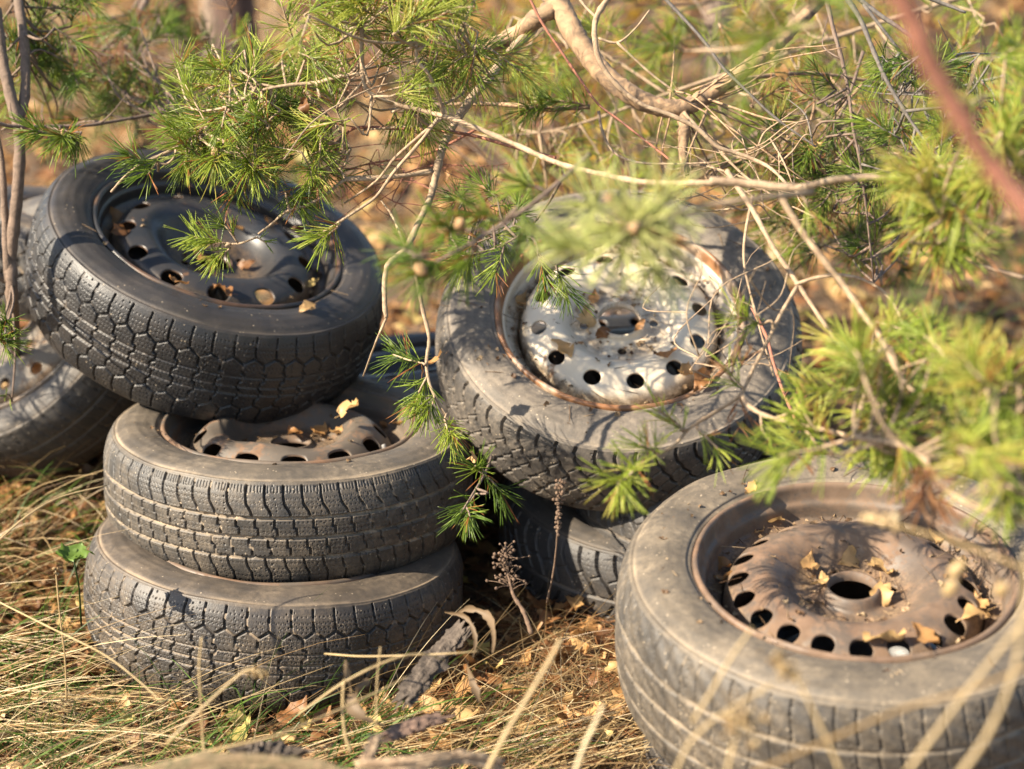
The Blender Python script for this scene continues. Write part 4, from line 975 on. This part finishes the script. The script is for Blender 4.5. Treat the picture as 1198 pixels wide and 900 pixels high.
for i, (px, py, h, n, l, m_) in enumerate([(150, 150, .6, 12, 'pale bare shrub behind the left edge of the black wheel', M_BARK_PALE), (420, 120, .5, 12, 'brown bare shrub blurred behind the needles at the top left', M_BARK_RED),
    (620, 190, .4, 10, 'brown bare shrub blurred behind the forked twig', M_BARK_RED), (720, 110, .5, 12, 'bare shrub blurred behind the bend of the knobbly bough', M_BARK_DARK), (1000, 170, .5, 12, 'dark bare shrub blurred behind the hanging twigs at right', M_BARK_DARK),
    (1120, 300, .35, 10, 'dark bare shrub blurred between the right hand tufts', M_BARK_DARK), (300, 60, .8, 12, 'pale bare shrub beside the broad brown trunk', M_BARK_PALE), (60, 120, .7, 12, 'pale bare shrub behind the thin young pine', M_BARK_PALE)]):
    thicket(l, px, py, h, n, 60+i, m_)
for i, (px, py, d, h, n, l) in enumerate([
    (650, 60, 6.0, .8, 260, 'yellow leaved shrub blurred behind the knobbly bough'), (760, 130, 5.0, .45, 120, 'low yellow shrub blurred below the bend of the knobbly bough'),
    (1130, 110, 5.2, .6, 150, 'yellow shrub blurred at the upper right edge'), (980, 40, 6.5, .8, 200, 'yellow shrub blurred behind the hanging grey twig'),
    (560, 30, 7.5, .9, 220, 'pale yellow shrub far behind the top centre needles'), (60, 60, 7.0, .9, 200, 'yellow shrub far behind the thin young pine')]):
    shrub(l, px, py, d, h, n, i)

# ------------------------------------------------------------------ stalks, weeds, wood on the ground
def stalk(label, pts, r0, r1, mat=M_STRAW, shade=.8, name='grass_stalk', cat='grass stalk', head=None, group='single dry stalks'):
    acc = Acc(); P = [at(*p) for p in pts]; tube(acc, P, r0, r1, n=6, a=shade, jit=.04, knots=.12)
    o = acc.build(name, mat, None, tuple(P[0])); tag(o, label, cat, group)
    if head:
        h = Acc(); 
        for i in range(head[1]):
            t = rng.random(); p = P[-1]+(P[-2]-P[-1])*t*head[0]+Vector(rng.normal(0, head[2], 3))
            V, Q = lathe([(.0001, -head[3]), (head[3]*.7, -.3*head[3]), (head[3]*.8, .3*head[3]), (.0001, head[3])], 6)
            h.add(V*rng.uniform(.6, 1.3)+np.array(p), Q, None, rng.uniform(.3, .9))
        s_ = h.build('seed_head', mat, None, tuple(P[0])); s_.location = (0, 0, 0); s_.parent = o
    return o
G = lambda x, y: on_ground(x, y)
def dd(px, py):   # distance of the ground seen at a pixel
    p = on_ground(px, py); return (p-Vector((0, 0, CAMZ))).dot(FW)
stalk('tall thin straw standing straight in front of the bottom left tyre', [(240,895,1.85),(237,860,1.85),(235,820,1.84),(233,780,1.84),(236,745,1.84)], .0014, .0008)
stalk('bent straw with a feathery head in front of the bottom left tyre', [(195,870,1.80),(235,830,1.80),(270,798,1.80),(290,784,1.80),(310,788,1.8)], .0016, .0012, head=(.9, 40, .0022, .0022))
stalk('pale thick straw slanting up in the lower centre', [(566,910,1.62),(590,862,1.62),(620,812,1.62),(640,778,1.62),(656,748,1.62)], .0026, .0018)
stalk('short white straw slanting at the lower centre right', [(672,905,1.55),(684,872,1.55),(697,845,1.55),(706,824,1.55)], .0022, .0016, shade=1.)
stalk('long straw lying across the lower left foreground', [(150,905,1.75),(240,880,1.76),(330,858,1.78),(430,815,1.85),(480,790,1.9)], .0017, .0010)
stalk('straw crossing low over the bark piece', [(380,765,2.08),(430,768,2.0),(520,765,1.95),(560,762,1.95)], .0012, .0008)
stalk('straw arching up left of the bark piece', [(350,835,1.9),(400,800,1.88),(450,775,1.88),(490,765,1.9),(520,772,1.92)], .0014, .0010)
stalk('kinked pale straw standing left of the bark piece', [(410,880,1.85),(404,860,1.85),(401,835,1.85),(402,800,1.85),(405,796,1.85)], .0018, .0012)
stalk('thin straw bent at a sharp angle over the bottom tyre', [(440,852,1.86),(441,800,1.86),(445,757,1.86)], .0010, .0008)
stalk('pink thin stalk standing at the lower left', [(78,820,2.2),(76,770,2.2),(70,720,2.2),(65,665,2.2)], .0012, .0010, shade=.6, head=(.15, 8, .002, .002))
stalk('long curved straw reaching from the left edge to the middle tyre', [(-10,640,2.1),(30,605,2.12),(70,582,2.15),(125,568,2.18)], .0014, .0008)
stalk('long straw curving from the left edge down to the bottom tyre', [(-10,700,2.2),(60,735,2.1),(120,765,2.02),(160,795,1.98),(190,822,1.95)], .0011, .0007, shade=.8)
stalk('thin straw in front of the left side of the front wheel', [(810,845,1.42),(835,805,1.42),(855,770,1.42),(880,735,1.42)], .0016, .0012)
stalk('long brownish stalk slanting low across the front wheel', [(880,905,1.30),(960,870,1.30),(1050,832,1.30),(1130,808,1.3),(1215,775,1.3)], .0017, .0014, shade=.45)
stalk('curved straw rising at the lower right corner', [(1120,910,1.2),(1155,860,1.2),(1185,790,1.2),(1195,730,1.2),(1203,640,1.2)], .0020, .0014)
stalk('straw slanting up to the right edge in front of the front wheel', [(1060,905,1.25),(1100,850,1.25),(1150,785,1.25),(1215,705,1.25)], .0018, .0014)
stalk('blurred tan weed stalk leaning left in front of the front wheel', [(985,905,1.35),(960,850,1.35),(935,800,1.35),(905,765,1.35)], .0018, .0012, head=(.9, 34, .004, .003))
stalk('blurred weed with a fuzzy brown head low on the front wheel', [(850,905,1.35),(862,860,1.35),(880,828,1.35)], .0018, .0012, head=(.9, 50, .007, .003))
stalk('pale blurred straw at the left foot of the front wheel', [(790,905,1.38),(810,865,1.38),(850,832,1.38),(905,800,1.38)], .0016, .0010)
stalk('drooping brown seed stem blurred across the rusty rim', [(1215,672,1.35),(1160,650,1.36),(1110,632,1.37),(1060,618,1.38),(1010,602,1.4)], .0016, .0011, head=(.9, 10, .003, .005), shade=.7)
for i, (px, py, l) in enumerate([(1120, 665, 'uppermost brown seed pod hanging over the rusty rim'), (1112, 688, 'lower brown seed pod hanging over the rusty rim'), (1172, 690, 'brown seed pod hanging at the right side of the rusty rim')]):
    V, Q = lathe(catmull([(.0001, -.010), (.004, -.006), (.0052, 0), (.004, .006), (.0001, .010)], 4), 12)
    o = link('seed_pod', np_mesh('seed_pod', V, Q, None, True, {'shade': np.full(len(V), .7)}), M_STRAW); o.location = at(px, py, 1.36); o.rotation_euler = (.3*i, .7-i*.3, 0); tag(o, l, 'seed pod', 'seed pods')

def weed(label, pts, r0, heads, mat=M_WEED):
    root = thing('dead_weed', label, 'weed', at(*pts[0]), 'dead weeds between the stacks'); o = tuple(at(*pts[0])); st = Acc(); hd = Acc()
    P = tube(st, [at(*p) for p in pts], r0, r0*.5, n=7, sub=6, knots=.3)
    for i in range(heads[0]):
        t = rng.uniform(heads[1], 1); q = Vector(P[int(t*(len(P)-1))]); v = Vector(rng.normal(0, 1, 3))*heads[2]; v.z = abs(v.z)*.7
        e = q+v; tube(st, [q, (q+e)/2+Vector((0, 0, .002)), e], .0006, .0005, n=4, sub=2)
        V, Q = lathe([(.0001, -.0022), (.0020, -.001), (.0024, .0006), (.0001, .0024)], 7); hd.add(V*rng.uniform(.7, 1.2)+np.array(e), Q, None, .3)
    st.build('stem', mat, root, o); hd.build('seed_head', mat, root, o)
weed('dead brown weed with a cluster of round seeds between the stacks', [(622,742,2.15),(612,715,2.16),(600,695,2.17),(594,668,2.18),(590,640,2.19)], .0030, (60, .55, .011))
weed('dead thin brown flower spike standing in front of the half hidden wheel', [(640,705,2.22),(648,665,2.2),(652,625,2.18),(654,590,2.16),(656,560,2.15)], .0014, (60, .5, .0028))
g = Acc(); 
for k in range(5):
    a = k*1.25; V, Q = leaf_geo(.028, .25, .2, 200+k, .8); Rm = np.array(Matrix.Rotation(a, 3, 'Z') @ Matrix.Rotation(-.5, 3, 'Y')); g.add((V+np.array([.014, 0, 0]))@Rm.T, Q, None, .9)
p = at(86, 655, 2.25); o = g.build('leaves', M_GRASS, None, None)
gp = thing('small_plant', 'small bright green leafy plant at the left foot of the stack', 'plant', p); o.parent = gp
s_ = Acc(); tube(s_, [Vector((0, 0, 0)), Vector((.004, 0, -.04)), Vector((0, .01, -.10))], .0012, .0014, n=5, sub=3); o = s_.build('stem', M_GRASS, None, None); o.parent = gp

M_OLD = bark('weathered_grey_wood', (.13,.10,.075), (.035,.026,.02), 60); M_MOSS = bark('mossy_log_bark', (.26,.18,.10), (.07,.07,.03), 90)
def chunk(name, label, cat, pts, r, mat, flat=.6, seed=0, n=28, group=None):
    """rough piece of wood: an irregular, split and broken length"""
    r_ = np.random.default_rng(seed); acc = Acc(); P = catmull([tuple(p) for p in pts], 16); m = len(P)
    T = np.gradient(P, axis=0); T /= np.linalg.norm(T, axis=1)[:, None]; U = np.cross(T, [0, 0, 1.]); U /= np.linalg.norm(U, axis=1)[:, None]; Wv = np.cross(U, T)
    ang = np.arange(n)/n*2*np.pi; prof = 1+.30*r_.standard_normal(n)*(np.arange(n) % 3 == 0)+.10*r_.standard_normal(n); prof = np.clip(prof, .55, 1.5)
    tt = np.linspace(0, 1, m)
    nz = np.array([[mnoise.fractal(Vector((t*9+seed, math.cos(a)*1.4, math.sin(a)*1.4)), .8, 2.1, 4) for a in ang] for t in tt])
    rad = r*(.75+.35*np.sin(np.linspace(.5, 2.7, m)))[:, None]*prof[None]*(1+.45*nz)
    V = P[:, None]+rad[..., None]*(np.cos(ang)[None, :, None]*U[:, None]+flat*np.sin(ang)[None, :, None]*Wv[:, None])
    V[0] += T[0]*r*.8*r_.standard_normal((n, 1)); V[-1] += T[-1]*r*1.0*r_.standard_normal((n, 1))
    V = np.vstack([V.reshape(-1, 3), P[0], P[-1]]); i = np.arange(m-1)[:, None]*n; j = np.arange(n)[None]; k = (j+1) % n
    Q = np.stack([i+j, i+k, i+n+k, i+n+j], -1).reshape(-1, 4); jj = np.arange(n)
    acc.add(V, Q, np.vstack([np.stack([np.full(n, m*n), (jj+1) % n, jj], -1), np.stack([np.full(n, m*n+1), (m-1)*n+jj, (m-1)*n+(jj+1) % n], -1)]))
    o = acc.build(name, mat, None, tuple(P[0]), smooth=False); tag(o, label, cat, group); return o
chunk('bark_piece', 'dark grey slab of old bark leaning in front of the left stack', 'bark', [at(540,738,2.14), at(518,762,2.12), at(495,790,2.07), at(474,818,2.03)], .0135, M_OLD, .4, 1)
chunk('bark_piece', 'flat brown bark piece lying in the straw below the leaning slab', 'bark', [at(515,840,1.95), at(480,850,1.92), at(452,862,1.9)], .011, bark('brown_bark', (.22,.14,.10), (.09,.055,.04), 40), .35, 2)
chunk('fallen_log', 'tan mossy log lying along the bottom left edge of the view', 'log', [at(150,915,1.66), at(240,903,1.66), at(340,905,1.66), at(430,920,1.66)], .012, M_MOSS, .8, 3)
chunk('fallen_stick', 'pale stick lying on the ground at the bottom centre', 'stick', [at(420,897,1.72), at(480,893,1.72), at(540,886,1.74), at(585,894,1.76)], .0065, M_BARK_PALE, .9, 4)
chunk('wood_stub', 'short pale stub of wood poking up at the bottom centre', 'stick', [at(425,905,1.72), at(432,882,1.74), at(440,862,1.76)], .006, M_BARK_PALE, .9, 5)
chunk('stone', 'dark rough lump half buried in the straw at the bottom', 'stone', [at(285,886,1.88), at(310,884,1.89), at(345,888,1.89)], .015, M_OLD, .8, 6)
def ribbon(label, pts, w, shade):
    P = catmull([tuple(at(*p)) for p in pts], 6); m = len(P); side = np.array([.5, .5, .35]); side /= np.linalg.norm(side)
    tw = np.linspace(0, 2.2, m); wd = w*(np.sin(np.pi*np.linspace(.12, .95, m))*(1+.25*rng.standard_normal(m)))[:, None]
    T = np.gradient(P, axis=0); T /= np.linalg.norm(T, axis=1)[:, None]; U = np.cross(T, side); U /= np.linalg.norm(U, axis=1)[:, None]; Wv = np.cross(U, T)
    S = U*np.cos(tw)[:, None]+Wv*np.sin(tw)[:, None]; rows = [P+S*wd*s+np.cross(T, S)*wd*.35*(s*s) for s in (-1, -.4, .4, 1)]
    V = np.stack(rows, 1).reshape(-1, 3); i = np.arange(m-1)[:, None]*4; j = np.arange(3)[None]; a = Acc()
    a.add(V, np.stack([i+j, i+j+1, i+j+5, i+j+4], -1).reshape(-1, 4), None, shade); o = a.build('dried_leaf_blade', M_STRAW2, None, tuple(P[0])); tag(o, label, 'leaf blade', 'broad dried leaf blades')
M_STRAW2 = leafy('old_blade', [(0, (.07,.045,.025)), (1, (.30,.21,.12))], .25, .6)
ribbon('broad dried blade curling over the leaning bark slab', [(530,720,2.12),(550,712,2.1),(572,722,2.08),(578,745,2.05),(576,765,2.02)], .0042, .42)
ribbon('narrow dried blade hooking down beside the leaning bark slab', [(520,716,2.12),(545,722,2.1),(556,745,2.08),(553,770,2.06)], .003, .35)
ribbon('short twisted dried blade right of the bark slab', [(545,770,2.04),(552,795,2.0),(560,822,1.98)], .006, .38)
ribbon('curled tan blade standing left of the bark slab', [(432,795,1.92),(418,808,1.9),(412,825,1.89),(425,840,1.88),(450,850,1.88)], .007, .42)
ribbon('upright dry blade tip in front of the bottom tyre', [(412,810,1.9),(408,790,1.9),(404,772,1.9)], .005, .6)

# ------------------------------------------------------------------ single leaves
def surf(key, px, py):
    M, rl, root, rm, prof, Ri, mod = WHEELS[key]; Mi = M.inverted(); k = {'F': 1.165, 'A': 1.086}.get(key, 1.)
    o = Mi @ Vector((0, 0, CAMZ)); d = ((Mi @ at(px, py, 1.0))-o).normalized(); t = o.length-.5
    while True:
        p = o+d*t; r = math.hypot(p.x, p.y)
        if r < rl-.032: h = disc_z(prof, max(r, Ri))
        elif r < rl-.013: h = .036*k
        elif r < rl: h = .036*k+(r-rl+.013)/.013*.045*k
        else: h = .0865*k-max(0, r-.25)*.6
        if p.z <= h or t > o.length+.6: break
        t += .001
    return M @ p, M.to_3x3() @ Vector((0, 0, 1))
def wl(key, items, text):
    for (px, py, zl, size, kind, where) in items:
        p, n = surf(key, px, py); leaf(p, n, size*1.1, kind, text % where, tilt=.35, lift=.007)
wl('F', [(949,668,.03,.034,3,'at the left of the hub'),(963,685,.03,.030,4,'at the lower left of the hub'),(996,660,.045,.036,9,'along the top of the hub collar'),(1030,672,.04,.034,4,'leaning on the right of the hub collar'),
         (1033,702,.03,.034,9,'at the lower right of the hub'),(1035,755,.062,.044,4,'across two holes of the lower rim'),(1080,752,.058,.034,2,'by the large one on the lower rim'),(1136,724,.06,.038,9,'in the right edge of the rim'),
         (1148,712,.06,.028,3,'topmost at the right edge of the rim'),(1098,632,.06,.030,9,'at the upper right of the rim'),(906,616,.05,.026,4,'at the upper left of the rim'),(845,668,.045,.034,1,'in the left edge of the rim'),
         (886,625,.05,.022,3,'behind the upper left hole of the rim'),(877,579,.088,.022,3,'on the tyre above the rim'),(846,684,.045,.026,2,'lower in the left edge of the rim')], 'tan dry leaf %s of the rusty brown wheel')
wl('A', [(136,258,.045,.040,1,'in the upper left edge of the rim'),(140,272,.045,.038,8,'greyish, low in the left rim edge'),(274,270,.045,.034,2,'standing in front of the hub'),(313,265,.060,.034,1,'at the upper right of the hub'),
         (207,335,.068,.028,1,'at the lower left hole of the rim'),(259,342,.066,.034,5,'covering the lower middle hole of the rim'),(357,364,.088,.028,9,'on the tyre at the lower right of the rim'),(361,338,.06,.022,6,'in the lower right edge of the rim'),
         (285,313,.035,.030,0,'beside the hub hole'),(236,306,.035,.032,1,'below the needle sprig at the hub'),(350,272,.06,.030,5,'over the right hole of the rim'),(372,322,.045,.030,0,'wedged in the right edge of the rim'),(212,215,.05,.028,0,'in the shade at the top of the rim')], 'brown leaf %s of the black wheel')
wl('B', [(372,512,.055,.036,2,'in the hub bowl'),(393,511,.058,.026,3,'smaller, at the right of the hub bowl'),(468,502,.05,.032,2,'standing by the valve'),(452,500,.03,.034,1,'behind the valve'),(345,512,.045,.034,1,'at the left of the hub bowl')], 'rusty leaf %s of the middle stacked wheel')
wl('M', [(612,358,.05,.036,3,'in the upper left edge'),(657,407,.060,.044,9,'largest, over the left hole'),(687,375,.04,.034,4,'against the hub'),(800,440,.05,.034,3,'in the lower right edge'),(822,450,.088,.044,5,'lying on the tyre at the lower right'),
         (780,418,.055,.030,1,'beside the lower right hole'),(694,352,.045,.024,2,'above the hub'),(704,395,.035,.026,8,'in the bottom of the hub'),(748,385,.040,.022,1,'right of the hub')], 'pale dry leaf %s of the silver rim')
for (px, py, d, s, k, l) in [(510,425,2.42,.03,2,'rust brown leaf caught against the left edge of the middle tyre'),(555,535,2.3,.026,3,'pale leaf caught between the left stack and the middle tyre'),(410,480,2.6,.04,4,'tan leaf stuck behind the black wheel above the middle one'),
                          (913,90,2.4,.034,1,'curled red brown leaf hanging in the needles at the upper right'),(952,175,2.45,.026,3,'small tan leaf caught in the needles at the right'),(362,45,2.5,.035,1,'red brown leaf caught in the needles at the top left'),
                          (355,125,2.3,.026,8,'grey brown leaf caught in the needles over the black wheel'),(527,210,2.6,.034,2,'orange brown leaf hanging by the forked twig')]:
    leaf(at(px, py, d), (0, -.6, .8), s, k, l, tilt=.6, group='dry leaves caught in the branches')
for (px, py, s, k, l) in [(34,838,.05,3,'large tan leaf lying at the lower left corner'),(62,738,.045,2,'orange brown leaf lying in the grass at the lower left'),(72,833,.036,8,'grey leaf beside the large tan one at the lower left'),
                          (105,835,.04,1,'brown leaf right of the grey one at the lower left'),(80,630,.05,2,'orange leaf in the shade left of the stack'),(100,705,.045,1,'brown leaf close to the left foot of the stack'),
                          (248,848,.045,2,'orange brown leaf in front of the bottom left tyre'),(325,845,.05,1,'red brown leaf low in the centre of the straw'),(210,855,.04,1,'brown leaf among the straws in front of the bottom tyre'),
                          (540,862,.05,4,'round pale tan leaf at the bottom centre'),(505,892,.06,2,'wide brown leaf at the bottom centre edge'),(670,780,.04,9,'tan leaf lying right of the thick pale straw'),(720,812,.036,4,'yellowish leaf near the left foot of the front wheel'),
                          (668,735,.035,5,'greyish leaf lying below the half hidden wheel'),(600,835,.04,3,'tan leaf in the straw at the lower centre'),(445,870,.045,6,'yellow brown leaf beside the wood stub'),(640,850,.038,2,'orange brown leaf lower right of centre'),
                          (690,860,.04,3,'tan leaf in the lower right of the straw'),(470,790,.04,6,'yellowish leaf left of the leaning bark slab'),(130,640,.04,1,'dark brown leaf against the left side of the stack')]:
    p = on_ground(px, py); leaf(p, (0, -.15, 1), s, k, l, tilt=.3, lift=.036, group='single leaves lying on the ground')
for k in range(70):
    p = on_ground(rng.uniform(380, 730), rng.uniform(700, 900)) if k % 2 else on_ground(rng.uniform(0, 400), rng.uniform(700, 900))
    if in_wheel(np.array([p.x]), np.array([p.y]))[0]: continue
    leaf(p, (0, 0, 1), rng.uniform(.025, .045), int(rng.integers(10)), 'dry brown leaf among the straw on the ground in front of the wheels', lift=.032, tilt=.5, group='dry leaves among the straw in front of the wheels')

def wheel_debris(key, n, label, nl=0):
    """needles and crumbs that collect in the rim gutter, the hub and on the sidewall"""
    M, rl, root, rm, prof, Ri, mod = WHEELS[key]; acc = Acc(); pts = []
    k = {'F': 1.165, 'A': 1.086}.get(key, 1.)
    for i in range(n):
        u = rng.random(); a = rng.uniform(0, 6.283)
        if u < .42: r = rng.uniform(rl-.042, rl-.012); z = .040*k+.006 if r > rl-.034 else disc_z(prof, r)+.003
        elif u < .62: r = rng.uniform(.04, .075); z = disc_z(prof, r)+.003
        elif u < .72: r = rng.uniform(.075, rl-.045); z = disc_z(prof, r)+.002
        else: r = rl+.012+abs(rng.normal(0, .03)); z = .0875*k-.0002-max(0, r-.245)*.4; 
        if r > .266: continue
        pts.append((r*math.cos(a), r*math.sin(a), z))
    P = np.array(pts); m = len(P); R3 = np.array(M.to_3x3()); T3 = np.array(M.translation)
    W3 = P@R3.T+T3; a = rng.uniform(0, 6.28, m); D = np.c_[np.cos(a), np.sin(a), rng.normal(0, .10, m)]@R3.T
    h = m//3
    needles(acc, W3[:h], D[:h], rng.uniform(.012, .045, h), .0012, rng.random(h))
    for q in W3[h:]:
        V, Q = leaf_geo(rng.uniform(.003, .011), .3, .2, int(rng.integers(40)), .7); Rm = np.array(Matrix.Rotation(rng.uniform(0, 6.3), 3, 'Z') @ Matrix.Rotation(rng.normal(0, .5), 3, 'X'))
        acc.add(V@Rm.T@R3.T+q, Q, None, rng.random())
    o = acc.build('plant_litter', M_CRUMB); tag(o, label, 'plant litter', kind='stuff')
wheel_debris('F', 260, 'crumbs, needles and leaf bits scattered over the rusty rim and its pale tyre')
wheel_debris('M', 260, 'crumbs and needles gathered in the silver rim')
wheel_debris('A', 60, 'a few crumbs and needles in the black rim')
wheel_debris('B', 120, 'crumbs and needles in the rim of the middle stacked wheel')
